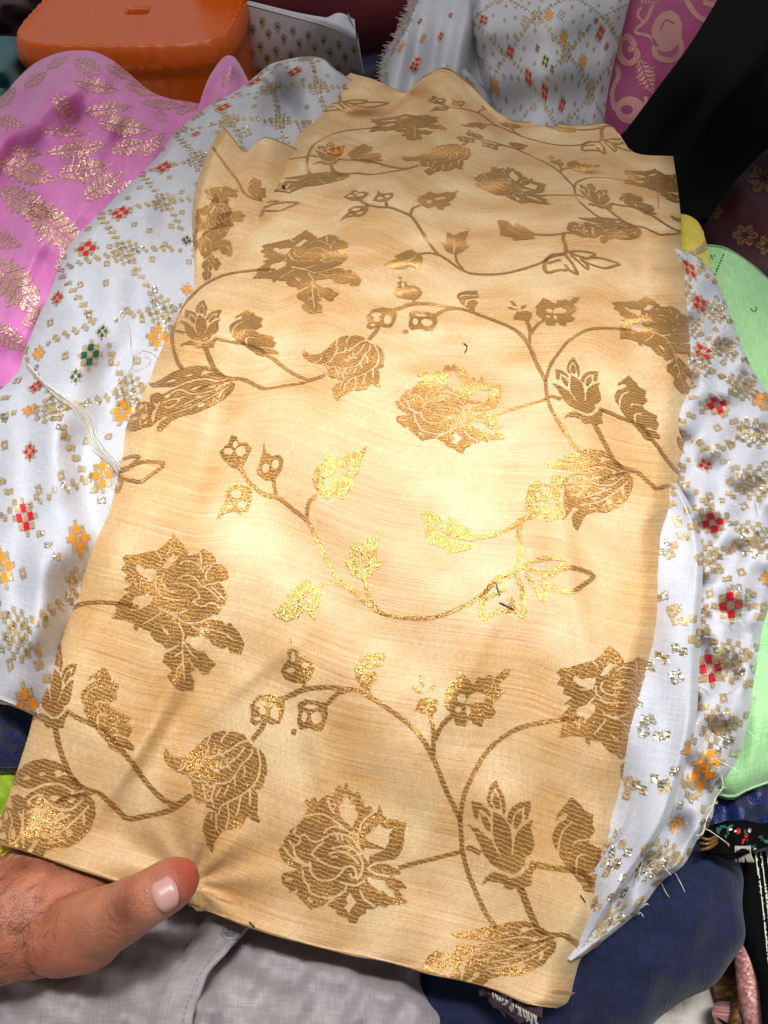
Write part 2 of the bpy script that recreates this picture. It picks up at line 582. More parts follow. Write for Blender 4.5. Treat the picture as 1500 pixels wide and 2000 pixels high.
def m_stool():
    t = NT('orange_plastic')
    n = t.noise(t.obj(1), 320, 3, .6)
    n2 = t.noise(t.obj(1), 9, 4, .6)
    c = t.mix(n2, lin(206, 82, 4), lin(220, 98, 6))
    t.l(c, t.b.inputs['Base Color'])
    t.bump(n, .0008, .35)
    sc_ = t.noise(t.obj((30, 6, 30)), 6, 6, .7)
    t.l(t.ramp(sc_, [(.4, (.14, .14, .14, 1)), (.65, (.36, .36, .36, 1))]), t.b.inputs['Roughness'])
    t.set(Specular_IOR_Level=.5)
    return t.m


def m_floor():
    t = NT('marble_floor')
    n = t.noise(t.obj(1), 16, 8, .65, .8)
    n2 = t.noise(t.obj(1), 5, 3, .5)
    c = t.ramp(n, [(.35, lin(120, 108, 84)), (.5, lin(182, 176, 162)), (.7, lin(206, 202, 192))])
    c = t.mix(t.ramp(n2, [(.45, (0, 0, 0, 1)), (.65, (.5, .5, .5, 1))]), c, lin(128, 112, 84))
    t.l(c, t.b.inputs['Base Color'])
    t.set(Roughness=.3)
    return t.m


M['stool'] = m_stool()
M['floor'] = m_floor()

# ------------------------------------------------------------------ setting
mesh_obj('floor', [(-2.5, -1, 0), (2.5, -1, 0), (2.5, 4, 0), (-2.5, 4, 0)], [[0, 1, 2, 3]], M['floor'], smooth=False)['kind'] = 'structure'


def wr(x, y, lx, ly, ph=0):
    return np.sin((x * lx + y * ly) + ph)


def gau(x, y, cx, cy, sx, sy, rot=0):
    c, s_ = math.cos(rot), math.sin(rot)
    X, Y = (x - cx) * c + (y - cy) * s_, -(x - cx) * s_ + (y - cy) * c
    return np.exp(-.5 * ((X / sx) ** 2 + (Y / sy) ** 2))


# ------------------------------------------------------------------ the beige brocade
FR = []
_g = np.random.default_rng(3)
for _k in range(26):
    _w = 2 * math.pi / _g.uniform(60, 260)
    _t = _g.uniform(0, math.pi)
    FR.append((_w * math.cos(_t), _w * math.sin(_t), _g.uniform(0, 6.3), .00009 * (2 * math.pi / _w) / 100))


def beige_extra(x, y, a, b):
    z = .013 * gau(x, y, 855, 165, 34, 70, -.35)
    z += .012 * gau(x, y, 935, 250, 24, 90, -.6)
    z -= .010 * gau(x, y, 790, 195, 34, 50)
    z += .006 * gau(x, y, 690, 165, 40, 40)
    z -= .010 * gau(x, y, 1020, 290, 46, 50, -.5)
    z += .004 * gau(x, y, 1190, 270, 40, 50)
    z += .010 * gau(x, y, 1262, 470, 26, 110, -.12)
    z -= .004 * gau(x, y, 720, 560, 60, 40)
    z += .003 * gau(x, y, 700, 480, 50, 30)
    z += .003 * gau(x, y, 870, 560, 60, 26)
    z += .0036 * gau(x, y, 300, 1400, 15, 150, .5)
    z -= .003 * gau(x, y, 345, 1420, 20, 150, .5)
    z += .0024 * gau(x, y, 250, 1500, 11, 110, .6) + .002 * gau(x, y, 480, 1330, 14, 120, .9) + .0022 * gau(x, y, 630, 1500, 16, 160, -.25)
    z += .002 * gau(x, y, 900, 1330, 18, 170, .5) + .0018 * gau(x, y, 1120, 1150, 16, 180, -.15) - .0018 * gau(x, y, 430, 820, 16, 170, .3)
    z += .0028 * gau(x, y, 640, 860, 40, 160, .1)
    z += .0018 * wr(x, y, .012, .021, 1) * np.clip((780 - y) / 200, 0, 1) + .0009 * wr(x, y, .03, .05, 2) * np.clip((800 - y) / 400, 0, 1)
    z += .0015 * wr(x, y, .011, -.014, .4) + .0006 * wr(x, y, -.021, .02, 1.7)
    tp = np.clip((820 - y) / 420, 0, 1)
    for fx, fy, ph in ((.011, .083, 0), (-.014, .11, 1), (.02, .14, 2.2), (.006, .066, 4), (-.022, .09, 5)):
        z += .0008 * tp * np.sin(x * fx + y * fy + ph) * (1 + np.sin(x * .017 - y * .006 + ph * 2))
    for k_, (fx, fy, ph, am) in enumerate(FR):
        z += am * np.sin(x * fx + y * fy + ph)
    z += .0022 * np.sin(a * 31 + 2 * np.sin(a * 9)) * np.clip((.10 - b) / .10, 0, 1) ** 1.5
    z += .0014 * np.sin(b * 46 + 2 * np.sin(b * 13)) * np.clip((a - .88) / .12, 0, 1)
    # flank over the lap, its diagonal bend shaped to darken the near cloth
    q = (y - (1120 + .36 * (x - 450))) / 60
    z -= .0035 * np.log1p(np.exp(np.clip(q, -20, 20)))* np.clip((2000-y)/900,0,1)
    th_, r_ = np.arctan2(y - 1725, x - 372), np.hypot(x - 372, y - 1725)
    z -= .012 * gau(x, y, 395, 1730, 60, 45, .3)
    z += .0034 * np.cos(th_ * 9 + .6) * np.exp(-(r_ / 150) ** 2) * np.clip(r_ / 40, 0, 1)
    z -= .02 * np.clip((a - .955) / .045, 0, 1) ** 2
    z -= .016 * np.clip((.05 - a) / .05, 0, 1) ** 2
    return z


beige = Sheet(
    B=[(-25, 1632), (0, 1645), (60, 1665), (200, 1712), (370, 1767), (495, 1812), (625, 1850), (750, 1877), (840, 1900), (907, 1916), (965, 1932), (1035, 1961), (1088, 1969)],
    T=[(685, 142), (730, 155), (768, 172), (795, 180), (830, 152), (870, 140), (905, 170), (955, 218), (990, 240), (1060, 246), (1120, 249), (1190, 245), (1215, 275), (1245, 300), (1315, 305)],
    L=[(-25, 1632), (0, 1600), (22, 1540), (45, 1470), (60, 1420), (75, 1345), (100, 1275), (125, 1220), (150, 1160), (165, 1100), (185, 1040), (215, 960), (228, 900), (240, 830), (255, 790), (290, 740), (312, 690), (335, 640), (352, 600), (385, 553), (430, 505), (470, 450), (520, 380), (560, 300), (600, 240), (640, 180), (685, 142)],
    R=[(1088, 1969), (1110, 1955), (1124, 1905), (1133, 1876), (1165, 1812), (1182, 1785), (1200, 1715), (1215, 1635), (1218, 1585), (1230, 1525), (1250, 1420), (1275, 1297), (1298, 1210), (1303, 1105), (1299, 1040), (1318, 985), (1330, 900), (1345, 800), (1350, 720), (1345, 650), (1340, 560), (1331, 490), (1330, 430), (1325, 380), (1315, 305)],
    keysL=[(.22, (60, 1420)), (.4, (165, 1100)), (.56, (255, 790)), (.70, (352, 600)), (.84, (500, 408))],
    keysR=[(.22, (1190, 1755)), (.4, (1262, 1361)), (.56, (1320, 974)), (.70, (1350, 720)), (.84, (1331, 490))],
    zc=[(1088, 1969, .122), (965, 1932, .126), (0, 1640, .150), (500, 1790, .138), (250, 1700, .145), (680, 1670, .157), (1000, 1650, .158), (1190, 1700, .148), (100, 1350, .180), (300, 1450, .180), (340, 1190, .206), (700, 1190, .214), (700, 1400, .193), (1200, 1390, .192), (1000, 1200, .213),
        (880, 790, .245), (600, 850, .240), (250, 850, .215), (300, 740, .224), (1340, 800, .226), (1150, 900, .236), (590, 520, .247), (900, 560, .250), (1290, 600, .24), (380, 580, .232), (1000, 370, .230), (1310, 310, .214), (1150, 290, .214), (800, 240, .217), (680, 150, .222), (640, 300, .228), (480, 450, .236)],
    nu=190, nv=430, extra=beige_extra)

BE = empty('beige_brocade_fabric', (0.0, 0.3, 0.15))
tag(BE, 'folded length of beige silk brocade with gold brown woven flowers, pinched by a thumb', 'fabric')
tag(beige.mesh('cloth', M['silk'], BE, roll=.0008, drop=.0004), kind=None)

under = Sheet(
    B=[(760, 330), (950, 345), (1240, 370)], T=[(800, 174), (832, 146), (872, 133), (912, 160), (962, 210), (1000, 234), (1052, 239), (1085, 240), (1130, 246), (1180, 240), (1210, 262)],
    L=[(760, 330), (780, 250), (800, 174)], R=[(1240, 370), (1230, 300), (1210, 262)],
    zc=[(760, 330, .195), (1240, 370, .195), (800, 174, .2), (872, 133, .218), (962, 210, .212), (1085, 240, .2), (1210, 262, .198)],
    nu=80, nv=40, extra=lambda x, y, a, b: .002 * wr(x, y, .08, .02))
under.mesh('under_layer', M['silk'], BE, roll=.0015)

flap = Sheet(
    B=[(345, 660), (430, 670), (520, 680)], T=[(436, 247), (455, 270), (478, 297), (500, 278), (520, 268), (556, 280), (600, 300)],
    L=[(345, 660), (360, 590), (371, 540), (374, 478), (376, 410), (384, 362), (404, 300), (418, 274), (436, 247)],
    R=[(520, 680), (520, 560), (560, 430), (600, 300)],
    zc=[(345, 660, .205), (520, 680, .228), (371, 540, .219), (450, 540, .226), (376, 410, .232), (440, 420, .238), (520, 420, .226), (436, 247, .250), (478, 297, .243), (520, 268, .247), (600, 300, .218), (560, 400, .222)],
    nu=70, nv=120, extra=lambda x, y, a, b: .002 * wr(x, y, .05, .02) - .012 * np.clip((.08 - a) / .08, 0, 1) ** 2)
flap.mesh('cloth', M['silk'], BE, roll=.002)

# pattern repeat of the brocade: landmarks (repeat index i across, j along, position in the first repeat, position in the photo)
E1, E2 = np.array([880., 250.]), np.array([230., -985.])
LM = [((680, 1665), {(0, 0): (680, 1665), (0, 1): (885, 795), (0, 2): (1003, 368)}),
      ((985, 1640), {(0, 0): (985, 1640), (0, 1): (1130, 765), (0, 2): (1162, 385), (-1, 0): (112, 1350), (-1, 1): (395, 640), (-1, 2): (648, 300)}),
      ((1135, 1640), {(0, 0): (1135, 1640), (0, 1): (1243, 790), (0, 2): (1242, 392), (-1, 0): (198, 1370), (-1, 1): (486, 645), (-1, 2): (705, 300)}),
      ((955, 1890), {(0, 0): (952, 1864), (0, 1): (1130, 955), (0, 2): (1180, 448), (-1, 0): (75, 1590), (-1, 1): (340, 785), (-1, 2): (590, 357)}),
      ((968, 1808), {(0, 0): (968, 1808), (0, 1): (1132, 882), (-1, 0): (66, 1486), (-1, 1): (357, 720)}),
      ((425, 1525), {(0, 0): (425, 1525), (0, 1): (680, 715), (0, 2): (855, 312)}),
      ((580, 1312), {(0, 0): (580, 1312), (0, 1): (795, 572), (0, 2): (925, 265)}),
      ((495, 1440), {(0, 0): (495, 1440), (0, 1): (722, 660), (0, 2): (905, 282)}),
      ((700, 1348), {(0, 0): (700, 1348), (0, 1): (908, 605)}),
      ((885, 1360), {(0, 0): (885, 1360), (0, 1): (1060, 605), (0, 2): (1117, 322)}),
      ((899, 1602), {(0, 0): (899, 1602), (0, 1): (1066, 745), (0, 2): (1122, 366)}),
      ((340, 1190), {(0, 0): (340, 1190), (1, 0): (1205, 1392), (0, 1): (595, 520), (1, 1): (1292, 650), (0, 2): (800, 242), (1, 2): (1285, 362)}),
      ((455, 890), {(0, 0): (455, 890), (0, 1): (692, 385)}),
      ((660, 938), {(0, 0): (660, 938), (0, 1): (855, 393)}),
      ((597, 1015), {(0, 0): (597, 1015), (0, 1): (800, 421)}),
      ((712, 1090), {(0, 0): (712, 1090), (0, 1): (893, 475)}),
      ((595, 1175), {(0, 0): (595, 1175), (0, 1): (800, 510)}),
      ((800, 1206), {(0, 0): (800, 1206), (0, 1): (948, 536)}),
      ((985, 1165), {(0, 0): (985, 1165), (0, 1): (1095, 515)}),
      ((1095, 1122), {(0, 0): (1095, 1122), (0, 1): (1160, 508), (-1, 0): (262, 915), (-1, 1): (535, 402), (-1, 2): (712, 203)}),
      ((880, 1040), {(0, 0): (880, 1040), (0, 1): (1010, 450)})]
cs, ps = [], []
for c, d in LM:
    for (i, j), p in d.items():
        cs.append(np.array(c, float) + i * E1 + j * E2)
        ps.append(p)
G = TPS(cs, ps, 1e-4)
Finv = TPS(ps, cs, 1e-4)


class Draw:
    """one woven motif, traced in enlarged photo coordinates"""
    def __init__(s, name, ox, oy, k, ij=(0, 0)):
        s.name, s.o, s.k, s.ij, s.L = name, np.array([ox, oy], float), k, ij, []

    def p(s, *a):
        s.L.append((0, np.array(a, float).reshape(-1, 2))); return s

    def n(s, *a):
        s.L.append((-1, np.array(a, float).reshape(-1, 2))); return s

    def st(s, w, *a):
        s.L += stroke(np.array(a, float).reshape(-1, 2), w, 0); return s

    def ns(s, w, *a):
        s.L += stroke(np.array(a, float).reshape(-1, 2), w, -1); return s

    def ne(s, *es):
        for x, y, rx, ry in es: s.L.append(ell(x, y, rx, ry, -1))
        return s

    def canon(s):
        sh = s.ij[0] * E1 + s.ij[1] * E2
        out = []
        for m, q in s.L:
            q = q / s.k + s.o
            out.append((m, Finv(q) - sh))
        return out


D = []
r = Draw('rose_motif', 520, 1500, 5)
r.p(370,320,400,300,420,330,455,280,485,290,490,340,530,300,560,280,600,260,650,290,680,190,720,170,735,230,780,140,800,200,850,250,890,230,920,280,950,350,960,390,1020,375,1030,410,1060,430,1100,360,1130,420,1140,480,1250,510,1365,545,1350,610,1340,690,1345,720,1320,800,1280,880,1150,925,1300,1000,1320,1030,1210,1050,1330,1110,1370,1170,1290,1170,1320,1230,1390,1305,1300,1330,1200,1320,1160,1350,1100,1320,1050,1360,980,1350,970,1400,910,1420,880,1490,820,1470,790,1430,700,1400,690,1360,620,1320,600,1290,560,1310,480,1330,450,1350,400,1300,340,1240,300,1190,320,1150,240,1180,220,1130,170,1110,150,1040,170,1000,340,970,300,960,220,930,150,860,125,780,150,740,170,750,175,690,200,650,225,640,230,600,270,570,300,560,370,470,380,420,410,380)
r.n(770,240,740,330,700,370,720,480,840,590,870,500,900,460,860,400,890,380,830,360,800,300)
r.n(1100,540,1060,600,1010,640,960,680,1000,720,1160,790,1200,720,1200,650,1240,590,1180,600,1130,580)
r.n(940,820,960,780,1160,800,1010,860,1000,930,950,860).n(820,1190,780,1260,800,1300,760,1330,810,1390,850,1330,890,1290,850,1240)
r.n(980,1050,1160,1100,1180,1150,1240,1190,1270,1260,1200,1250,1130,1180,1120,1210,1060,1160,1000,1110).n(390,1220,440,1230,470,1280,430,1280)
for a in ((370,465,480,445,580,460,700,540,800,620,900,660),(560,630,600,590,680,570,760,600),(290,580,270,620,320,660,370,640,430,690,500,710,580,670,640,640,720,640,800,670,860,710,920,800,930,850),(440,830,520,890,640,950,740,970,830,950,870,990,880,1050,840,1060,820,1020),(440,830,500,760,560,720),(640,780,760,760,860,800,930,890,940,960,920,1040,890,1080),(610,830,700,810,780,830,850,870,900,930),(430,900,440,990,500,1060,600,1080,690,1050,760,980),(220,690,260,740,310,730,340,690),(170,750,230,830,320,900,420,930,350,940),(270,760,290,840,350,900),(360,980,370,1060,420,1130,440,1190,540,1230,640,1240,760,1190,790,1110),(720,1100,800,1120,880,1130,960,1090),(990,980,1060,930,1150,920,1280,900),(990,980,1080,1030,1200,1050),(910,620,930,540,1000,470,1070,420,1080,380),(660,440,620,380,600,310),(920,1180,960,1260,1060,1330),(780,1180,700,1220,600,1290),(700,700,690,650),(740,710,735,660),(640,860,700,860),(200,1060,260,1060)):
    r.ns(25, *a)
D.append(r)

r = Draw('tulip_motif', 880, 1500, 4.412)
r.p(150,485,240,520,300,580,350,620,400,720,440,790,480,900,420,880,340,820,280,740,250,660,210,560).p(370,370,440,410,500,480,520,560,530,650,520,770,440,790,420,720,380,640,365,550)
r.p(720,435,690,500,715,600,720,670,690,740,640,770,640,830,590,900,530,920,480,905,440,800,540,750,550,640,570,560,630,490)
r.p(400,100,420,160,460,230,475,300,470,390,455,400,440,300,420,220,385,160,345,220,345,290,370,340,340,330,315,270,325,180,360,120).p(380,200,420,260,430,350,390,340,360,280)
r.p(180,275,260,300,320,350,350,400,340,420,300,370,245,340,235,400,240,450,200,410).p(250,380,310,420,345,480,340,550,290,500)
r.p(490,450,500,380,540,320,600,290,690,275,690,350,670,420,640,440,640,320,580,350,540,400,520,480).p(560,400,615,360,620,430,570,520,540,500)
r.p(270,1015,310,940,380,905,440,920,520,960,600,940,650,880,710,840,770,800,730,860,700,930,700,1010,640,1030,630,1060,550,1040,520,1060,470,1040,460,1010,380,990,330,980).st(42,140,690,190,700,250,735)
D.append(r)

r = Draw('leaf_motif', 880, 1500, 4.412)
r.p(1045,235,1000,300,930,380,918,435,960,390,1010,375,1010,420,920,490,880,570,885,650,930,730,945,770,1000,850,1060,920,1130,1000,1130,1040,1200,1060,1210,1000,1310,1000,1320,960,1280,910,1300,890,1330,810,1310,760,1330,710,1250,680,1200,650,1190,620,1210,580,1245,540,1220,490,1230,400,1150,360,1140,330,1080,270)
for a in ((1045,465,970,540,935,650,930,720),(1060,660,1090,625,1210,612),(1080,910,1085,800,1110,750,1170,740),(1170,925,1220,900,1290,910)):
    r.ns(20, *a)
D.append(r)

r = Draw('bud_motif', 1000, 680, 4.412, (0, 1))
r.p(265,970,330,975,420,940,500,905,590,885,680,880,780,905,860,960,920,1010,970,1070,900,1100,800,1080,700,1050,600,1060,500,1050,430,1030,330,1020)
r.p(330,1090,400,1080,450,1110,520,1080,640,1050,760,1060,880,1110,980,1100,1040,1150,1045,1230,1000,1330,920,1390,820,1430,720,1420,640,1440,590,1520,560,1580,520,1540,510,1460,560,1380,480,1420,420,1440,430,1370,440,1290,430,1200,340,1170)
r.p(140,1180,210,1125,245,1155,300,1160,380,1190,415,1240,400,1320,420,1390,490,1420,440,1480,380,1470,300,1500,250,1490,180,1460,130,1420,95,1370,110,1290)
r.ne((505,990,45,13),(655,975,32,14),(780,970,28,18),(740,1130,40,18),(870,1140,30,22),(570,1260,35,15),(840,1340,32,24),(690,1390,50,11),(540,1390,30,22),(500,1140,25,18),(960,1260,15,40),(640,1190,32,12),(780,1225,34,12),(270,1210,24,34),(215,1260,22,30),(240,1340,40,26),(340,1330,26,40),(370,1410,22,22),(180,1350,16,30),(720,1300,40,12))
for a in ((500,1075,650,1045,780,1045,900,1095),(480,1130,600,1100,720,1180,860,1200,960,1140),(600,1350,760,1330,900,1260,1000,1180),(470,1200,560,1180,620,1210,560,1260,500,1250),(440,1180,430,1300,440,1420),(300,1180,330,1250,300,1330,330,1440),(620,1290,740,1260,860,1230),(900,1000,830,980,760,1000)):
    r.ns(19, *a)
D.append(r)

r = Draw('drooping_tulip_motif', 290, 1410, 6)
r.p(135,300,100,380,130,470,200,550,290,600,430,640,470,680,510,770,520,850,560,940,620,970,670,940,690,1000,750,1015,790,1040,820,1050,720,1060,680,1110,650,1220,660,1290,690,1340,700,1420,770,1520,790,1400,880,1270,930,1250,1000,1250,1100,1220,1140,1130,1170,1090,1210,1130,1290,1170,1310,1150,1270,1060,1280,960,1280,830,1240,790,1350,750,1360,640,1390,610,1370,400,1310,320,1230,290,1180,220,1120,150,1000,120,940,120,880,110,780,130,700,160,600,240,500,330,400,400,300,430,220,410,150,350)
for a in ((710,160,670,260,690,300,650,400,590,500,510,590,420,630),(415,480,370,550,300,590),(930,120,860,200,850,250),(1190,215,1080,240,980,310,920,350),(650,420,780,400,820,370,870,390,910,330),(820,320,820,380),(1220,310,1190,400,1100,480,1040,580,960,680,880,710,780,720,720,760,660,700,540,690,460,640),(1130,290,1040,410,930,480,920,420),(850,470,850,540,930,510,960,550),(1280,320,1310,450,1290,620,1220,740,1100,840,960,920,860,980,830,1070,800,1080),(640,740,660,850,690,930,740,880,780,730),(740,880,770,1000),(940,740,890,850),(850,760,790,880),(1110,480,1130,560,1110,640),(1010,640,1020,740),(1190,780,1190,960),(1080,870,1040,1080),(930,960,950,1100,920,1240),(800,1080,810,1250),(750,1070,740,1130)):
    r.ns(28, *a)
r.n(750,545,830,545,830,600,750,580)
D.append(r)

r = Draw('rose_spray_motif', 210, 1020, 5.357)
r.p(705,75,740,130,800,180,810,220,850,260,850,310,890,300,960,270,1010,230,1100,280,1140,340,1130,390,1190,400,1250,450,1270,540,1250,590,1180,610,1220,660,1260,760,1250,830,1210,870,1180,930,1140,970,1050,1020,1200,1030,1230,1080,1290,1050,1320,1100,1380,1150,1390,1190,1435,1280,1420,1320,1390,1400,1350,1380,1280,1370,1260,1310,1200,1330,1100,1290,1050,1220,1000,1190,910,1210,840,1200,800,1250,850,1290,930,1370,990,1360,1030,1400,1060,1440,1130,1490,1060,1560,1050,1600,980,1610,930,1540,880,1520,880,1570,820,1590,870,1650,880,1690,870,1780,800,1770,740,1780,690,1760,630,1700,590,1620,650,1570,600,1510,550,1480,580,1390,700,1340,770,1270,600,1340,560,1280,490,1250,450,1180,440,1140,380,1120,330,1090,310,1140,280,1110,290,1060,190,1020,60,1000,110,910,110,830,180,760,240,720,180,690,270,640,190,580,220,530,150,470,200,410,165,350,200,320,300,310,380,290,470,270,530,260,600,200,650,150)
r.n(330,400,300,460,370,540,480,600,520,520,530,460,450,450,390,460).n(300,760,430,740,480,770,460,850,350,910,230,930,280,860,270,800).n(620,370,690,290,760,330,700,380,650,450,570,450).n(560,1080,640,1150,620,1200,580,1150)
for a in ((760,400,830,360,920,380,980,430,1010,490),(740,560,830,520,920,550,970,620,1000,640,1120,610,1260,585),(980,270,990,400),(1100,400,1040,500,1040,580),(700,610,800,620,890,660,950,720,960,780,900,820,1000,870,1090,830,1200,880),(520,720,620,780,730,800,820,800),(540,880,640,940,740,950,840,910),(540,900,700,980,800,1050,950,1050,1130,970),(1000,640,1090,700,1180,800),(1090,640,1200,760,1260,820),(740,1050,790,1180,780,1260,770,1440,770,1680),(790,1260,860,1380,930,1440),(770,1370,690,1410),(970,1110,1100,1130,1230,1170,1310,1230),(880,1090,1000,1160),(380,1060,500,990,560,950),(490,690,390,760),(520,270,570,340),(360,570,460,590),(770,1480,690,1560),(830,1440,880,1530),(520,560,510,640,560,720),(600,520,570,600,640,690,740,700)):
    r.ns(22, *a)
D.append(r)

r = Draw('sprig_motif', 470, 1230, 2.778)
r.st(24,65,595,110,540,130,500).st(25,180,400,250,365,340,325,450,310,560,320,640,330,720,375,830,450,920,520,990,600,1040,690,1080,780,1110,861,1150,940,1192,1033).st(20,470,400,520,350,600,320)
r.st(22,1030,460,1045,560,1045,680).st(23,1150,460,1090,520,1055,590)
r.p(220,220,240,180,265,150,250,120,275,100,310,115,315,150,350,140,385,160,400,210,380,260,350,290,290,285,240,265).ne((285,145,13,32),(272,218,26,15),(350,190,20,18)).p(265,40,285,70,260,75).st(18,345,285,345,322)
r.p(50,410,90,360,160,350,240,370,235,450,210,510,160,510,130,490,80,520,50,500,60,460).ne((112,402,34,20),(185,450,25,38),(120,440,22,22),(92,482,20,12))
r.p(310,400,350,375,420,385,470,400,470,470,440,550,400,545,370,530,320,540,305,500,315,450).ne((380,415,38,14),(410,475,32,34),(345,470,16,30)).L.append(ell(288, 552, 16, 18, 0))
r.p(785,125,700,130,640,160,615,200,625,270,660,310,700,340,710,300,750,250,730,220,775,190).ns(15,640,195,690,175,770,172).ns(15,650,280,680,230,760,205)
r.p(965,245,985,255,1000,310,975,300).p(925,315,950,310,990,345,960,345).p(1065,295,1040,335,1010,345,1020,315).p(980,370,1050,370,1075,390,1065,440,1040,470,990,455,945,440,955,405)
r.p(1190,230,1225,255,1255,290,1265,300,1290,250,1320,260,1350,240,1385,255,1430,210,1470,205,1450,250,1400,290,1435,330,1390,380,1360,400,1390,440,1370,470,1320,480,1310,525,1270,510,1240,480,1220,520,1170,515,1150,460,1100,410,1110,370,1115,320,1150,290).n(1290,330,1340,350,1320,390,1220,400,1240,350).ne((1200,370,26,26),(1180,430,18,18),(1235,435,16,26))
D.append(r)

r = Draw('curling_vine_motif', 0, 0, 1)
r.st(8.5,1140,1400,1100,1401,1055,1408,1010,1421,972,1446,945,1475,931,1500,921,1518,909,1545,902,1575,899,1602,901,1636,905,1670,914,1704,925,1733,940,1766,952,1790,968,1809)
D.append(r)
r = Draw('stem_motif', 0, 0, 1)
r.st(8,780,1694,820,1684,850,1677,900,1664)
D.append(r)
r = Draw('stem_motif', 0, 1240, 3.846, (-1, 0))
r.st(36,510,580,600,630,700,680,780,740,860,860,940,960,1040,1090,1150,1200,1250,1270,1330,1278,1430,1215).st(36,425,720,450,880,500,1030,560,1130,640,1190,740,1225,820,1290,900,1360,970,1405,1100,1380,1250,1340,1340,1290,1430,1215).st(33,440,1285,560,1250,700,1220)
D.append(r)

r = Draw('leafy_branch_motif', 410, 840, 3.947)
r.st(30,215,240,270,330,330,400,430,470,540,510,640,600,740,690,800,790,850,900,910,1020,1000,1170,1100,1240,1200,1330,1300,1400,1400,1436,1525,1448,1674,1450,1826,1412,1965,1350,2090,1275,2190,1185,2350,1110)
r.p(75,180,140,110,150,60,190,55,215,110,270,110,320,150,290,210,260,260,220,285,160,270,100,220).ne((140,170,36,26),(235,165,38,36),(190,120,20,26))
r.p(410,110,430,180,480,210,540,205,570,240,555,310,500,370,430,370,360,320,380,250,400,200).ne((505,265,30,34),(430,285,30,32)).st(26,490,365,500,420,510,490)
r.p(125,430,180,390,250,390,330,420,320,500,290,580,230,610,190,580,100,610,50,655,90,560,130,500).ne((205,450,44,34),(245,530,36,32),(150,545,26,16))
r.p(925,205,990,260,1030,240,1110,200,1150,210,1230,155,1190,240,1180,290,1130,360,1090,390,1120,430,1090,460,1050,480,1040,530,990,520,960,470,900,530,850,500,810,440,790,380,820,310,880,270).n(1020,300,1090,290,1060,350,950,380,960,340).ne((905,400,28,42)).st(26,820,490,760,560,745,690)
r.p(1090,850,1150,890,1230,830,1315,795,1290,880,1280,960,1300,1010,1340,1010,1290,1070,1240,1130,1170,1150,1090,1120,1030,1000,1080,1020,1080,930).ns(20,1150,930,1165,1040,1170,1130).ns(18,1170,1040,1230,950).st(26,1190,1145,1220,1270,1285,1360)
r.p(750,1155,800,1190,850,1230,860,1290,830,1380,810,1470,770,1430,730,1380,680,1450,580,1475,480,1420,530,1360,620,1300,580,1280,640,1230,690,1190).ns(20,790,1250,700,1330,600,1370).ns(18,720,1330,780,1360).st(24,1020,1190,920,1180,820,1212)
D.append(r)
r = Draw('leaf_spray_motif', 700, 980, 3.125)
r.p(380,75,420,65,480,80,530,150,550,90,630,140,690,190,760,212,700,240,715,275,650,295,540,315,530,280,460,260,410,240,420,200,400,130).ns(13,470,150,560,220,690,250)
r.st(27,740,215,830,200,930,155,1000,105,1045,95).st(32,980,110,970,220,985,330,965,430)
r.st(29,830,480,770,560,750,640,760,710,850,670,920,660,950,640).st(29,960,440,1000,540,1010,620,1010,695,950,650,930,590).st(27,830,470,900,450,965,425).st(26,780,590,850,550,900,530)
r.st(26,1000,390,1100,355,1200,345,1250,370,1200,420,1290,405,1380,430,1430,465,1370,510,1300,550,1220,530,1150,500,1110,460,1190,440).st(25,1020,440,1080,520,1130,600,1150,540,1110,470).st(24,1000,400,1100,430,1200,430)
D.append(r)

for dr in D:
    can = dr.canon()
    for i in (-1, 0, 1):
        for j in (-1, 0, 1, 2):
            sh = i * E1 + j * E2
            cen = np.concatenate([q for m, q in can]) + sh
            pq = G(cen)
            if pq[:, 0].max() < -40 or pq[:, 0].min() > 1400 or pq[:, 1].min() > 2000 or pq[:, 1].max() < 120:
                continue
            # only where the repeat is pinned down by landmarks
            if np.abs(cen.mean(0) - np.array(cs)).sum(1).min() > 420: continue
            uv = beige.px2uv(pq)
            lay, k = [], 0
            for m, q in can:
                lay.append((m, uv[k:k + len(q)])); k += len(q)
            beige.motif(dr.name, lay, M['zari'], cell=.00048, off=.00032, parent=BE, fray=.55, comps=dr.name in ('leaf_spray_motif', 'curling_vine_motif'))


def px_motif(sheet, name, draws, mats, parent, cell=.0008, off=.0003, kind=None, fray=.3):
    allp = np.concatenate([q for m, q in draws])
    uv = sheet.px2uv(allp)
    lay, k = [], 0
    for m, q in draws:
        lay.append((m, uv[k:k + len(q)])); k += len(q)
    return sheet.motif(name, lay, mats, cell, off, parent, kind, fray)


def sc(draw, pts_from, pts_to):
    """carry a traced motif to another place by three point pairs"""
    A = np.c_[np.array(pts_from, float), np.ones(3)]
    Mx = np.linalg.solve(A, np.array(pts_to, float))
    return [(m, np.c_[q / draw.k + draw.o, np.ones(len(q))] @ Mx) for m, q in draw.L]


px_motif(flap, 'rose_spray_motif', sc(D[5], [(230, 1190), (450, 1190), (340, 1350)], [(372, 470), (450, 455), (400, 548)]), M['zari'], BE, .0005)
px_motif(flap, 'leaf_motif', sc(D[2], [(1080, 1640), (1185, 1640), (1135, 1740)], [(400, 372), (465, 392), (440, 362)]), M['zari'], BE, .0005)
px_motif(flap, 'leaf_motif', sc(D[2], [(1080, 1640), (1185, 1640), (1135, 1740)], [(425, 420), (470, 440), (465, 410)]), M['zari'], BE, .0005)
px_motif(flap, 'stem_motif', stroke([(416, 288), (440, 322), (462, 350), (480, 380), (510, 392)], 5, 0) + stroke([(395, 460), (420, 446), (455, 440)], 4, 0), M['zari'], BE, .0005)
px_motif(flap, 'leaf_motif', sc(D[2], [(1080, 1640), (1185, 1640), (1135, 1740)], [(484, 372), (520, 362), (505, 392)]), M['zari'], BE, .0005)


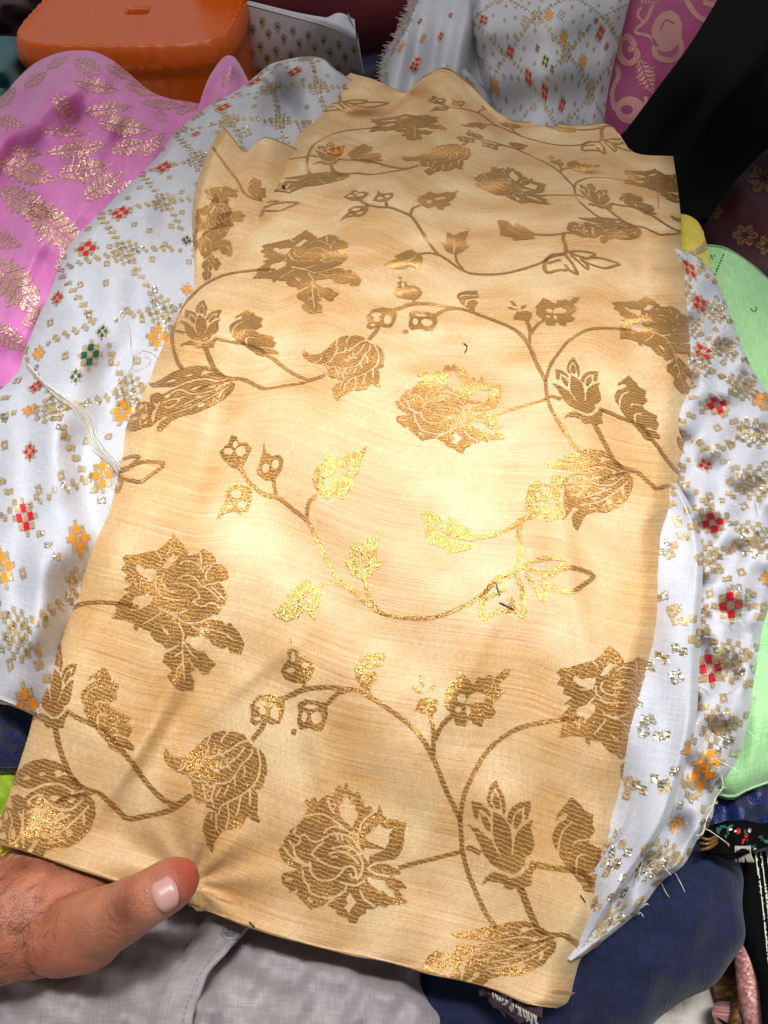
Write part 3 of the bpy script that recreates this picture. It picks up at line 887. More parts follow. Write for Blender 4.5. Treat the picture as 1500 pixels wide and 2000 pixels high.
# ------------------------------------------------------------------ white brocade
def block(u, v, s, m, rot=0):
    c, s_ = math.cos(rot) * s / 2, math.sin(rot) * s / 2
    return (m, np.array([(u - c + s_, v - s_ - c), (u + c + s_, v + s_ - c), (u + c - s_, v + s_ + c), (u - c - s_, v - s_ + c)]))


def flower_layers(u, v, b, rot=0):
    """3 x 3 check of coloured and gold blocks with gold corners"""
    c, s_ = math.cos(rot), math.sin(rot)
    L = []
    for i in (-1, 0, 1):
        for j in (-1, 0, 1):
            m = 1 if (i + j) % 2 else 0
            du, dv = i * b * .98, j * b * .98
            L.append(block(u + du * c - dv * s_, v + du * s_ + dv * c, b * (.95 if m else .8), m, rot))
    for i, j in ((-2, 0), (2, 0), (0, -2), (0, 2)):
        du, dv = i * b * .9, j * b * .9
        L.append(block(u + du * c - dv * s_, v + du * s_ + dv * c, b * .62, 0, rot))
    return L


def white_pattern(sheet, parent, flowers, pitch=.085, seed=1, b0=.0068, silver=.12, lines=True, cell=.0009):
    R = random.Random(seed)
    taken = []
    for x, y, col in flowers:
        u, v = sheet.px2uv([(x, y)])[0]
        big = 1.0 if col[0] != 's' else .55
        cn = col.lstrip('s')
        L = flower_layers(u, v, b0 * big, .35)
        if sheet.motif({'red': 'red_flower_motif', 'orange': 'orange_flower_motif', 'green': 'green_flower_motif'}[cn], L, [M['wgold'], M[cn]], cell, .0004, parent):
            taken.append((u, v))
    free = lambda u, v, r: all((u - a) ** 2 + (v - b) ** 2 > r * r for a, b in taken)
    # stepped gold lines that cross in a diamond lattice
    if lines:
        L = []
        st = .0064
        n = int((sheet.wid + sheet.len) / pitch) + 2
        for fam in (1, -1):
            for k in range(-n, n):
                c0 = k * pitch
                s0 = -sheet.len
                q = 0
                while s0 < sheet.wid + sheet.len:
                    s0 += st * .72
                    q += 1
                    u = s0
                    v = (c0 + fam * s0 * .62)
                    if not (0 < u < sheet.wid and 0 < v < sheet.len): continue
                    if R.random() < .05 or not free(u, v, .013): continue
                    L.append(block(u, v + (.0022 if q % 2 else -.0022), (.0046), 0 if math.sin(s0 * 90 + k) * .5 + .5 > silver else 1, .12))
        if L: sheet.motif('gold_lattice_line', L, [M['wgold'], M['wsilver']], cell, .0004, parent, 'stuff')
        for k1 in range(-n, n):
            for k2 in range(-n, n):
                u, v = (k2 - k1) * pitch / 1.24, (k1 + k2) * pitch / 2
                if not (0 < u < sheet.wid and 0 < v < sheet.len) or not free(u, v, .018): continue
                taken.append((u, v))
                L = [block(u + i * .0046, v + j * .0046, .0046, 0 if R.random() > silver else 1, .06) for i in range(-3, 4) for j in range(-3, 4) if (i + j) % 2 == 0 and 1 < abs(i) + abs(j) < 5]
                sheet.motif('check_motif', L, [M['wgold'], M['wsilver']], cell, .0004, parent)
    # check clusters and small rings
    tries = 0
    while tries < 900:
        tries += 1
        u, v = R.random() * sheet.wid, R.random() * sheet.len
        ring = R.random() < .8
        if not free(u, v, (.021 if ring else .03)): continue
        taken.append((u, v))
        gm = 0 if R.random() > silver else 1
        if ring:
            s = .0068
            L = [block(u, v, s, gm, .5), block(u, v, s * .38, -1, .5)]
            sheet.motif('ring_motif', L, [M['wgold'], M['wsilver']], cell, .0004, parent)
        else:
            L = []
            for i in range(-2, 3):
                for j in range(-2, 3):
                    if (i + j) % 2 == 0 and abs(i) + abs(j) < 4:
                        L.append(block(u + (i * .9 - j * .3) * .0054, v + (i * .3 + j * .9) * .0054, .0047, 0 if R.random() > silver else 1, .3))
            sheet.motif('check_motif', L, [M['wgold'], M['wsilver']], cell, .0004, parent)


WH = empty('white_brocade_fabric', (0.0, 0.3, 0.1))
tag(WH, 'white brocade length with red, orange and green checked motifs spread under the beige brocade', 'fabric')


def wl_extra(x, y, a, b):
    z = .010 * gau(x, y, 95, 900, 35, 330, .14) - .008 * gau(x, y, 175, 1000, 38, 260, .14)
    z -= .007 * gau(x, y, 250, 700, 26, 200, .35) + .006 * gau(x, y, 40, 1100, 24, 300, .05)
    z += .005 * gau(x, y, 210, 600, 26, 200, .4) + .006 * gau(x, y, 20, 1000, 20, 300, .05)
    z += .006 * gau(x, y, 600, 150, 36, 60, -.4) - .005 * gau(x, y, 560, 200, 16, 70, -.55)
    z += .0016 * wr(x, y, .045, .02, 0) + .0012 * wr(x, y, .07, -.015, 1) + .0012 * wr(x, y, .02, .05, 2)
    z = z * 1.25 + .0022 * wr(x, y, .033, .012, 3) + .0022 * wr(x, y, .026, .026, 1.1) * wr(x, y, .008, -.006)
    z -= .03 * np.clip((.06 - a) / .06, 0, 1) ** 2
    return z


wl = Sheet(
    B=[(-90, 1335), (0, 1366), (60, 1388), (200, 1432), (420, 1460)], T=[(548, 119), (590, 111), (628, 114), (660, 140), (760, 200)],
    L=[(-90, 1335), (-85, 1100), (-75, 900), (-40, 790), (5, 757), (35, 725), (48, 685), (62, 650), (80, 608), (100, 565), (117, 515), (142, 470), (180, 430), (220, 390), (260, 350), (300, 310), (340, 262), (380, 226), (420, 197), (460, 178), (500, 148), (525, 127), (548, 119)],
    R=[(420, 1460), (420, 1000), (520, 700), (620, 400), (760, 200)],
    zc=[(600, 115, .252), (500, 150, .243), (420, 197, .236), (300, 310, .225), (180, 430, .216), (100, 570, .2), (45, 690, .185), (0, 760, .172), (-80, 900, .15), (450, 300, .218), (500, 260, .216), (400, 420, .212), (350, 450, .218), (250, 600, .222), (200, 750, .219), (150, 900, .213), (100, 1100, .2), (60, 1250, .185), (-80, 1150, .16), (-80, 1335, .14), (60, 1388, .155), (420, 1450, .125), (760, 200, .185), (600, 500, .205), (500, 900, .18), (300, 800, .2), (200, 1150, .178), (120, 1250, .17)],
    nu=120, nv=260, extra=wl_extra)
wl.mesh('cloth', M['white'], WH, roll=.004, drop=.02)
white_pattern(wl, WH, [(436, 210, 'red'), (497, 160, 'red'), (320, 327, 'red'), (236, 416, 'red'), (170, 486, 'red'), (113, 582, 'sred'), (175, 693, 'green'), (200, 648, 'sgreen'), (148, 735, 'sgreen'), (308, 657, 'orange'), (240, 803, 'orange'), (76, 690, 'sorange'), (72, 755, 'sred'), (200, 928, 'orange'), (59, 882, 'sred'), (152, 1052, 'orange'), (6, 1108, 'orange'), (49, 1010, 'red'), (51, 1378, 'orange'), (382, 262, 'sred'), (365, 470, 'sgreen'), (575, 140, 'red'), (365, 565, 'sorange'), (60, 800, 'sorange')], seed=3)


def wr_extra(x, y, a, b):
    e = np.clip(b * 8, 0, 1) * np.clip((1 - b) * 8, 0, 1)
    z = (.0048 * wr(x, y, .035, .042, 0) * wr(x, y, .011, .017, 1) + .0042 * wr(x, y, -.04, .05, 1.3) + .003 * wr(x, y, .09, .03, .6) + .0015 * wr(x, y, .02, .11, 2)) * e
    z -= .02 * np.clip((a - .94) / .06, 0, 1) ** 2
    return z


wrr = Sheet(
    B=[(1040, 1800), (1080, 1850), (1120, 1880)], T=[(1240, 460), (1290, 470), (1322, 486)],
    L=[(1040, 1800), (1140, 1500), (1210, 1000), (1240, 460)],
    R=[(1120, 1880), (1160, 1852), (1245, 1782), (1292, 1722), (1335, 1690), (1362, 1640), (1390, 1600), (1402, 1540), (1442, 1480), (1462, 1400), (1472, 1330), (1490, 1225), (1510, 1150), (1525, 1000), (1520, 850), (1500, 772), (1470, 722), (1450, 678), (1422, 602), (1396, 540), (1366, 504), (1322, 486)],
    zc=[(1330, 500, .222), (1420, 600, .202), (1400, 700, .210), (1500, 770, .178), (1400, 900, .203), (1480, 1000, .186), (1440, 1200, .182), (1490, 1225, .165), (1400, 1400, .168), (1442, 1480, .15), (1370, 1500, .155), (1340, 1650, .138), (1250, 1780, .126), (1152, 1868, .122), (1200, 1000, .188), (1220, 600, .206), (1140, 1500, .125), (1040, 1800, .11), (1330, 1000, .192), (1300, 1300, .165), (1240, 1600, .135)],
    nu=110, nv=260, extra=wr_extra)
wrr.mesh('reverse_side', M['white'], WH, roll=.002, sides='LR', drop=.006)
white_pattern(wrr, WH, [(1347, 526, 'red'), (1367, 595, 'red'), (1373, 688, 'red'), (1400, 790, 'red'), (1377, 907, 'sred'), (1392, 1020, 'red'), (1427, 1182, 'red'), (1387, 1305, 'red'), (1370, 1515, 'orange'), (1382, 1490, 'orange'), (1493, 785, 'orange'), (1320, 1609, 'sorange'), (1498, 1130, 'sorange')], pitch=.05, seed=5, silver=.2)

wst = Sheet(
    B=[(1080, 1800), (1110, 1850), (1142, 1858)], T=[(1240, 900), (1270, 905), (1296, 910)],
    L=[(1080, 1800), (1150, 1560), (1210, 1200), (1240, 900)],
    R=[(1142, 1858), (1186, 1780), (1240, 1700), (1300, 1610), (1325, 1540), (1350, 1450), (1362, 1380), (1366, 1280), (1370, 1180), (1372, 1080), (1358, 1010), (1330, 955), (1296, 910)],
    zc=[(1320, 945, .217), (1300, 1100, .206), (1362, 1050, .212), (1360, 1250, .2), (1350, 1420, .186), (1250, 1450, .176), (1280, 1600, .162), (1220, 1620, .155), (1200, 1780, .138), (1168, 1826, .128), (1090, 1780, .115), (1150, 1560, .145), (1210, 1200, .185), (1260, 930, .2)],
    nu=70, nv=200, extra=lambda x, y, a, b: .0022 * wr(x, y, .03, .02) + .0015 * wr(x, y, .05, -.012, 1) - .012 * np.clip((a - .9) / .1, 0, 1) ** 2)
wst.mesh('folded_edge', M['white'], WH, roll=.003, sides='LR', drop=.008)
white_pattern(wst, WH, [(1357, 1462, 'sorange')], pitch=.07, seed=8, silver=.35)


# loose threads
def tubes(name, lines, rad, mat, parent=None, sides=4):
    V, F = [], []
    for ln in lines:
        p = np.asarray(ln, float)
        t = np.gradient(p, axis=0)
        t /= np.linalg.norm(t, axis=1, keepdims=True) + 1e-12
        a = np.cross(t, [.3, .2, .93])
        a /= np.linalg.norm(a, axis=1, keepdims=True) + 1e-12
        b = np.cross(t, a)
        base = sum(len(x) for x in V)
        th = np.linspace(0, 2 * math.pi, sides, endpoint=False)
        taper = rad * np.ones(len(p))
        taper[0] *= .4; taper[-1] *= .4
        ring = p[:, None] + (np.cos(th)[None, :, None] * a[:, None] + np.sin(th)[None, :, None] * b[:, None]) * taper[:, None, None]
        V.append(ring.reshape(-1, 3))
        ii = base + np.arange(len(p) * sides).reshape(len(p), sides)
        nx = np.roll(ii, -1, 1)
        F.append(np.stack([ii[:-1], nx[:-1], nx[1:], ii[1:]], -1).reshape(-1, 4))
    return mesh_obj(name, np.concatenate(V), np.concatenate(F), mat, parent)


def thread_px(sheet, pts, lift=.0015, wob=1.5, seed=0):
    g = np.random.default_rng(seed)
    p = smooth_line(pts, 8)
    p = p + np.cumsum(g.normal(0, wob * .25, p.shape), axis=0) * .5
    uv = sheet.px2uv(p)
    return sheet.bil(sheet.W, uv[:, 0], uv[:, 1]) + sheet.bil(sheet.N, uv[:, 0], uv[:, 1]) * lift


bundle = [(55, 712), (90, 748), (120, 780), (145, 800), (160, 820), (175, 850), (195, 880), (218, 905), (230, 925)]
tubes('loose_thread', [thread_px(wl, [(x + s * (1 if 3 < k < 7 else .3), y - s * .4) for k, (x, y) in enumerate(bundle)], .002 + .0005 * i, 1.2, i) for i, s in enumerate((-7, -4, -1, 2, 5, 8))], .00035, M['thread'], WH)
tubes('loose_thread', [thread_px(wl, [(243, 622), (250, 655), (257, 685), (262, 702), (258, 720), (240, 745), (215, 768)], .002, 1.2, 11), thread_px(wl, [(262, 702), (270, 690), (285, 685), (300, 692), (312, 705)], .003, 2, 12), thread_px(wl, [(262, 702), (262, 725), (285, 715), (292, 700), (280, 695)], .003, 2, 13)], .0003, M['thread'], WH)
fr = []
g = np.random.default_rng(21)
for k in range(150):
    b = g.uniform(.06, .97)
    v = b * wrr.len
    u0 = wrr.wid * g.uniform(.55, 1.0) if k % 3 else wrr.wid
    e = wrr.bil(wrr.W, np.array([u0]), np.array([v]))[0]
    d = np.array([g.uniform(-.2, 1), g.uniform(-1, 1), g.uniform(.0, .35)])
    L = g.uniform(.004, .016) * (1 if k % 3 else .7)
    m = np.array([g.uniform(-1, 1), g.uniform(-1, 1), .4]) * L * .5
    tt = np.linspace(0, 1, 7)[:, None]
    fr.append(e + [0, 0, .0012] + d * L * tt + m * tt * (1 - tt))
tubes('frayed_thread', fr, .00022, M['thread'], WH)['kind'] = 'stuff'
tubes('loose_thread', [smooth_line([unproj(*q) for q in ((1405, 1500, .155), (1412, 1535, .15), (1400, 1555, .145), (1392, 1575, .142), (1380, 1600, .14), (1372, 1628, .138), (1360, 1632, .14))])], .0004, M['thread'], WH)

# ------------------------------------------------------------------ second white brocade, behind
WB = empty('white_brocade_fabric', (0.2, 0.95, 0.1))
tag(WB, 'upright folded white brocade with small red and orange checks, between the fleece and magenta silk', 'fabric')
wb = Sheet(
    B=[(900, 330), (1050, 330), (1185, 320)], T=[(905, -60), (1000, -70), (1130, -70), (1245, -60)],
    L=[(900, 330), (955, 215), (935, 130), (905, -60)], R=[(1185, 320), (1180, 255), (1186, 190), (1200, 120), (1218, 50), (1245, -60)],
    zc=[(900, 330, .165), (1050, 330, .175), (1185, 320, .15), (1170, 240, .175), (1050, 240, .2), (960, 240, .175), (1000, 100, .245), (1100, 100, .25), (1200, 100, .215), (930, 100, .225), (1000, -60, .285), (1130, -60, .285), (1245, -60, .25), (905, -60, .27)],
    nu=90, nv=130, extra=lambda x, y, a, b: .004 * wr(x, y, .03, .008) + .002 * wr(x, y, .01, .06, 1) - .02 * np.clip((a - .9) / .1, 0, 1) ** 2 - .02 * np.clip((.08 - a) / .08, 0, 1) ** 2)
wb.mesh('cloth', M['white'], WB, roll=.006, drop=.03)
white_pattern(wb, WB, [(945, 39, 'red'), (997, 102, 'red'), (1032, 150, 'red'), (1064, 181, 'red'), (1097, 206, 'red'), (1172, 65, 'red'), (1164, 40, 'sred'), (1184, 91, 'sred'), (1072, 30, 'orange'), (1100, 76, 'orange'), (1137, 120, 'orange'), (967, 167, 'orange'), (1065, 120, 'green'), (1050, 95, 'sgreen'), (1078, 135, 'sgreen')], pitch=.11, seed=12, silver=.05)
wh = Sheet(
    B=[(700, 330), (850, 330), (985, 330)], T=[(752, 160), (765, 125), (790, 103), (822, 96), (860, 97), (895, 112), (925, 140), (945, 165)],
    L=[(700, 330), (725, 250), (752, 160)], R=[(985, 330), (975, 260), (968, 215), (945, 165)],
    zc=[(700, 330, .10), (850, 330, .10), (985, 330, .10), (752, 170, .165), (822, 96, .215), (895, 112, .21), (945, 165, .185), (850, 200, .165), (760, 220, .14), (950, 240, .15)],
    nu=70, nv=60, extra=lambda x, y, a, b: .002 * wr(x, y, .04, .03) - .015 * np.clip((b - .85) / .15, 0, 1) ** 2)
wh.mesh('folded_hump', M['white'], WB, roll=.006, drop=.02)
white_pattern(wh, WB, [(777, 152, 'red'), (825, 114, 'red'), (809, 129, 'sred'), (886, 132, 'green'), (922, 176, 'orange')], pitch=.08, seed=14, silver=.05, lines=False)
wf = Sheet(
    B=[(690, 300), (780, 280), (960, 250)], T=[(830, -60), (880, -65), (925, -60)],
    L=[(690, 300), (735, 190), (748, 120), (772, 75), (795, 30), (830, -60)], R=[(960, 250), (940, 150), (930, 60), (925, -60)],
    zc=[(690, 300, .14), (960, 250, .15), (748, 120, .19), (940, 100, .205), (830, -60, .24), (925, -60, .25), (850, 60, .23), (800, 120, .2)],
    nu=60, nv=90, extra=lambda x, y, a, b: .004 * wr(x, y, .05, .012) + .003 * wr(x, y, .11, .02, 1) - .02 * np.clip((.12 - a) / .12, 0, 1) ** 2)
WF = tag(wf.mesh('white_fabric', M['white'], None, roll=.006, drop=.03), 'white cloth with a fuzzy fleece edge and few red marks, behind the brocades', 'fabric')
for x, y, c in ((820, 42, 'sred'), (826, 75, 'sorange'), (860, 71, 'sred'), (784, 92, 'sorange'), (880, 30, 'sred')):
    u, v = wf.px2uv([(x, y)])[0]
    wf.motif('flower_motif', flower_layers(u, v, .004, .4), [M['wgold'], M[c[1:]]], .0009, .0004, WF)
fz = []
for k in range(1400):
    a, b = g.uniform(0, .09) ** 1 * 1.0, g.uniform(.25, 1)
    e = wf.bil(wf.W, np.array([a * wf.wid]), np.array([b * wf.len]))[0]
    d = np.array([g.uniform(-1, .5), g.uniform(-.8, .3), g.uniform(.1, 1)]) * g.uniform(.004, .013)
    tt = np.linspace(0, 1, 4)[:, None]
    fz.append(e + d * tt + np.array([g.uniform(-1, 1), 0, -1]) * .003 * tt ** 2)
tubes('fleece_pile', fz, .0005, M['fur'], WF, 3)['kind'] = 'stuff'

# ------------------------------------------------------------------ pink cloth with foil leaves
def pk_extra(x, y, a, b):
    z = .010 * gau(x, y, 40, 250, 26, 150, .9) - .004 * gau(x, y, 85, 300, 26, 120, .9)
    z += .006 * gau(x, y, 230, 230, 40, 120, -.9) - .002 * gau(x, y, 330, 250, 20, 70, -.5)
    z += .006 * gau(x, y, 90, 480, 24, 90, .5) - .003 * gau(x, y, 140, 430, 22, 90, .5) - .003 * gau(x, y, 10, 380, 20, 90, .2)
    z += .0026 * wr(x, y, .05, .03) * wr(x, y, .013, -.02, 1) + .0016 * wr(x, y, -.03, .06, 1) + .0014 * wr(x, y, .1, .02, 2) * wr(x, y, .02, .03)
    z -= .02 * np.clip((b - .93) / .07, 0, 1) ** 2
    return z


pk = Sheet(
    B=[(-90, 820), (-20, 770), (70, 720)], T=[(-90, 240), (0, 190), (35, 152), (70, 122), (110, 104), (150, 98), (185, 101), (220, 118), (255, 146), (290, 176), (330, 192), (375, 200), (440, 215)],
    L=[(-90, 820), (-95, 600), (-95, 400), (-90, 240)], R=[(70, 720), (140, 560), (260, 420), (360, 320), (440, 215)],
    zc=[(-90, 240, .2), (0, 190, .222), (70, 122, .24), (150, 98, .25), (220, 118, .243), (290, 176, .222), (375, 200, .2), (440, 215, .19), (-90, 600, .14), (-90, 820, .1), (70, 720, .14), (0, 650, .155), (100, 450, .19), (0, 450, .178), (200, 300, .21), (100, 250, .222), (260, 420, .185), (140, 560, .172), (300, 260, .205)],
    nu=110, nv=130, extra=pk_extra)
PK = tag(pk.mesh('pink_fabric', M['pink'], None, roll=.003, drop=.02), 'bright pink sheer fabric with copper foil leaves, heaped in front of the orange stool', 'fabric')


def foil_leaf(x, y, L, W, rot):
    c, s_ = math.cos(rot), math.sin(rot)
    R = random.Random(int(x * 7 + y))
    up, dn = [], []
    n = 9
    for i in range(n + 1):
        t = i / n
        w = W * (math.sin(math.pi * min(1, t * .9 + .08)) ** .7)
        up += [(t - .5, w * R.uniform(.8, 1.15)), (t - .47, w * R.uniform(.5, .75))]
        dn += [(t - .5, -w * R.uniform(.8, 1.15)), (t - .47, -w * R.uniform(.5, .75))]
    pts = np.array([(-.56, 0)] + up + [(.6, 0)] + dn[::-1])
    T = lambda q: np.stack([x + (q[:, 0] * L) * c - q[:, 1] * s_, y + (q[:, 0] * L) * s_ + q[:, 1] * c], -1)
    out = [(0, T(pts))]
    for k in range(6):
        t0 = -.42 + k * .15
        for sg in (-1, 1):
            q = T(np.array([(t0, 0), (t0 + .07, sg * W * .4), (t0 + .11, sg * W * .75)]))
            out += stroke(q, 2.2, -1)
    out += stroke(T(np.array([(-.5, 0), (0, W * .06), (.5, 0)])), 2.6, -1)
    return out


for x, y, L, W, a in ((112, 122, 40, 10, -.5), (172, 130, 52, 17, .5), (235, 142, 60, 13, .5), (188, 168, 78, 17, .2), (280, 175, 66, 15, .3), (70, 155, 46, 13, -.6), (15, 190, 44, 15, -.9), (127, 212, 62, 20, .9), (210, 214, 84, 17, -.15), (318, 204, 76, 12, .1), (242, 246, 92, 22, .15), (125, 257, 84, 13, .1), (152, 291, 108, 20, -.15), (250, 287, 62, 19, -.3), (45, 297, 66, 14, .1), (316, 228, 24, 13, .8), (52, 335, 106, 28, .3), (165, 332, 92, 26, -.2), (298, 282, 58, 16, -.8), (200, 362, 84, 24, -.6), (110, 445, 124, 40, .7), (52, 398, 104, 32, .5), (33, 560, 120, 44, .9), (140, 500, 70, 22, -.7), (18, 660, 76, 22, .6), (375, 205, 60, 14, -.5), (20, 240, 50, 14, .2), (250, 370, 60, 18, -.6), (75, 620, 60, 20, -.4), (10, 470, 60, 20, .3)):
    px_motif(pk, 'foil_leaf_motif', foil_leaf(x, y, L, W, a), [M['foil']], PK, .0009, .0004, fray=.5)
pk2 = Sheet(B=[(385, 240), (440, 240), (500, 240)], T=[(396, 182), (410, 148), (436, 112), (455, 110), (470, 128), (486, 160)], L=[(385, 240), (388, 210), (396, 182)], R=[(500, 240), (495, 200), (486, 160)],
            zc=[(385, 240, .18), (500, 240, .18), (396, 182, .2), (445, 112, .232), (486, 160, .205), (440, 190, .215)], nu=40, nv=40, extra=lambda x, y, a, b: .003 * wr(x, y, .12, .03) - .012 * np.clip((b - .8) / .2, 0, 1) ** 2)
PK2 = pk2.mesh('folded_corner', M['pink'], PK, roll=.003, drop=.01)
px_motif(pk2, 'foil_leaf_motif', foil_leaf(446, 150, 40, 9, -1.1), [M['foil']], PK2, .0009, .0004, fray=.5)

# ------------------------------------------------------------------ orange plastic stool
def stool():
    z0 = .21
    cx, cy = -0.344, 1.198
    S = empty('plastic_stool', (cx, cy, 0))
    N = 220
    th = np.linspace(0, 2 * math.pi, N, endpoint=False)
    c, s_ = np.cos(th), np.sin(th)
    sup = lambda n: 1 / (np.abs(c) ** n + np.abs(s_) ** n) ** (1 / n)
    out = np.stack([c * sup(4.2), s_ * sup(4.2)], -1)
    slot = np.stack([c * sup(5) * .0145, s_ * sup(5) * .0135], -1)
    rings = []
    rip = 1 + .006 * np.sin(th * 46) + .003 * np.sin(th * 31 + 1) + .003 * np.sin(th * 83)
    rings.append((slot * .9, z0 - .06 + 0 * th))
    rings.append((slot, z0 - .004 + 0 * th))
    rings.append((slot * 1.22, z0 - .0005 + 0 * th))
    rings.append((slot * 1.4, z0 + 0 * th))
    for k in (.3, .5, .7, .82, .9):
        rings.append((out * .149 * k, z0 - .0025 * (1 - k) + 0 * th))
    for k, dz, q in ((.915, .0002, .2), (.93, .0022, .5), (.945, .0024, .7), (.96, .0006, .8), (.975, -.005, .8), (.99, -.011, 1), (1.0, -.019, 1), (1.0, -.026, .8), (.985, -.030, .4), (.982, -.040, .3), (.995, -.055, .3), (1.01, -.075, .2), (1.03, -.1, .1), (1.05, -.12, .1)):
        rr = 1 + (rip - 1) * q
        rings.append((out * .149 * k * rr[:, None], z0 + dz + .0006 * q * np.sin(th * 40)))
    V = np.concatenate([np.c_[p[:, 0] + cx, p[:, 1] + cy, z] for p, z in rings])
    F = []
    for r_ in range(len(rings) - 1):
        i = r_ * N + np.arange(N)
        j = r_ * N + (np.arange(N) + 1) % N
        F.append(np.stack([i, i + N, j + N, j], -1))
    mesh_obj('seat', V, np.concatenate(F), M['stool'], S)
    for sx in (-1, 1):
        for sy in (-1, 1):
            lv, lf = [], []
            for k, (zz, f, w) in enumerate(((z0 - .115, 1.0, .052), (z0 - .16, 1.05, .043), (.004, 1.14, .034), (0.0, 1.14, .032))):
                x, y = cx + sx * .121 * f, cy + sy * .121 * f
                for m in range(16):
                    t = 2 * math.pi * m / 16
                    ct, st_ = math.cos(t), math.sin(t)
                    q = 1 / (abs(ct) ** 4 + abs(st_) ** 4) ** .25
                    lv.append((x + ct * q * w * .7, y + st_ * q * w * .7, zz))
                if k:
                    for m in range(16):
                        a, b = (k - 1) * 16 + m, (k - 1) * 16 + (m + 1) % 16
                        lf.append([a, b, b + 16, a + 16])
            lf.append(list(range(48, 64)))
            mesh_obj('leg', lv, lf, M['stool'], S)
    tag(S, 'orange plastic stool with a finger slot in its rounded square seat', 'stool')


stool()

# ------------------------------------------------------------------ cloths at the back and to the right
def simple(name, label, mat, B, T, L, R, zc, extra=None, nu=50, nv=60, roll=.005, drop=.02, cat='fabric'):
    s = Sheet(B, T, L, R, zc, nu, nv, extra)
    o = s.mesh(name, M[mat], None, roll=roll, drop=drop)
    tag(o, label, cat)
    return s, o


fold = lambda k1, k2, amp, ph=0: (lambda x, y, a, b: amp * wr(x, y, k1, k2, ph) + amp * .5 * wr(x, y, k1 * 2.3, -k2 * 1.7 + .01, ph + 1))

s, o = simple('printed_white_fabric', 'folded white cloth printed with small gold and green drops, beside the orange stool', 'white',
              [(490, 175), (600, 180), (712, 175)], [(468, 5), (560, 30), (640, 52), (696, 78)], [(490, 175), (480, 90), (468, 5)], [(712, 175), (704, 130), (696, 78)],
              [(490, 175, .1), (712, 175, .1), (468, 5, .2), (696, 78, .2), (590, 90, .19)], fold(.02, .01, .002))
for r_ in range(5):
    for c_ in range(8):
        x, y = 482 + c_ * 30 + (r_ % 2) * 14 - r_ * 1.5, 32 + r_ * 24 + c_ * 9.0
        if x > 694 or y > 150: continue
        px_motif(s, 'drop_motif', [ell(x, y, 6.2, 8, 0), (0, np.array([(x - 5, y + 3), (x + 5, y + 3), (x + 1, y + 15)])), ell(x, y + 1, 3.2, 4.4, -1), ell(x, y + 2, 2, 3.2, 1)], [M['wgold'], M['green']], o, .0008, .0004)

# maroon bolster
def bolster():
    c = np.array([-.1, 1.34, .20])
    V, F = [], []
    n, m = 40, 28
    for i in range(n + 1):
        t = i / n
        x = (t - .5) * .40
        rr = .078 * (max(0, 1 - abs(2 * t - 1) ** 3.2)) ** .5 + .002
        for k in range(m):
            a = 2 * math.pi * k / m
            w = 1 + .02 * math.sin(7 * a + t * 5) + .012 * math.sin(17 * t + a)
            V.append(c + np.array([x, rr * 1.2 * math.cos(a) * w - x * .12, rr * math.sin(a) * w - x * .1]))
    for i in range(n):
        for k in range(m):
            F.append([i * m + k, i * m + (k + 1) % m, (i + 1) * m + (k + 1) % m, (i + 1) * m + k])
    o = mesh_obj('bolster_cushion', V, F, M['maroon'])
    tag(o, 'dark maroon bolster lying behind the drop printed cloth', 'cushion')


bolster()
simple('purple_fabric', 'nubbly dark purple cloth behind the fleece edged white cloth', 'purple', [(690, 120), (760, 110), (830, 90)], [(715, -40), (770, -50), (840, -40)], [(690, 120), (705, 50), (715, -40)], [(830, 90), (830, 30), (840, -40)],
       [(690, 120, .1), (830, 90, .11), (715, -40, .2), (840, -40, .2), (770, 30, .18)], fold(.06, .05, .005), nu=60, nv=60)
simple('dark_fabric', 'crumpled black and navy cloth in the gap behind the white folds', 'navy', [(560, 260), (650, 250), (760, 250)], [(690, 60), (720, 40), (760, 60)], [(560, 260), (640, 170), (690, 60)], [(760, 250), (755, 150), (760, 60)],
       [(560, 260, .08), (760, 250, .08), (690, 60, .12), (760, 60, .12), (720, 130, .13)], fold(.03, .04, .006))
simple('teal_fabric', 'teal and green printed cloth peeking out between the pink fabric and the stool', 'teal', [(-90, 260), (20, 230), (110, 200)], [(-90, 75), (0, 70), (60, 74), (90, 90)], [(-90, 260), (-90, 160), (-90, 75)], [(110, 200), (100, 140), (90, 90)],
       [(-90, 260, .16), (110, 200, .13), (-90, 75, .17), (60, 74, .16), (0, 140, .19)], fold(.05, .06, .006))
simple('dark_fabric', 'dark maroon and navy printed cloth folded above the teal cloth', 'dark', [(-90, 130), (20, 110), (110, 110)], [(-90, -60), (20, -60), (130, -60)], [(-90, 130), (-90, 30), (-90, -60)], [(110, 110), (110, 20), (130, -60)],
       [(-90, 130, .1), (110, 110, .08), (-90, -60, .2), (130, -60, .16), (0, 20, .17)], fold(.03, .09, .008))

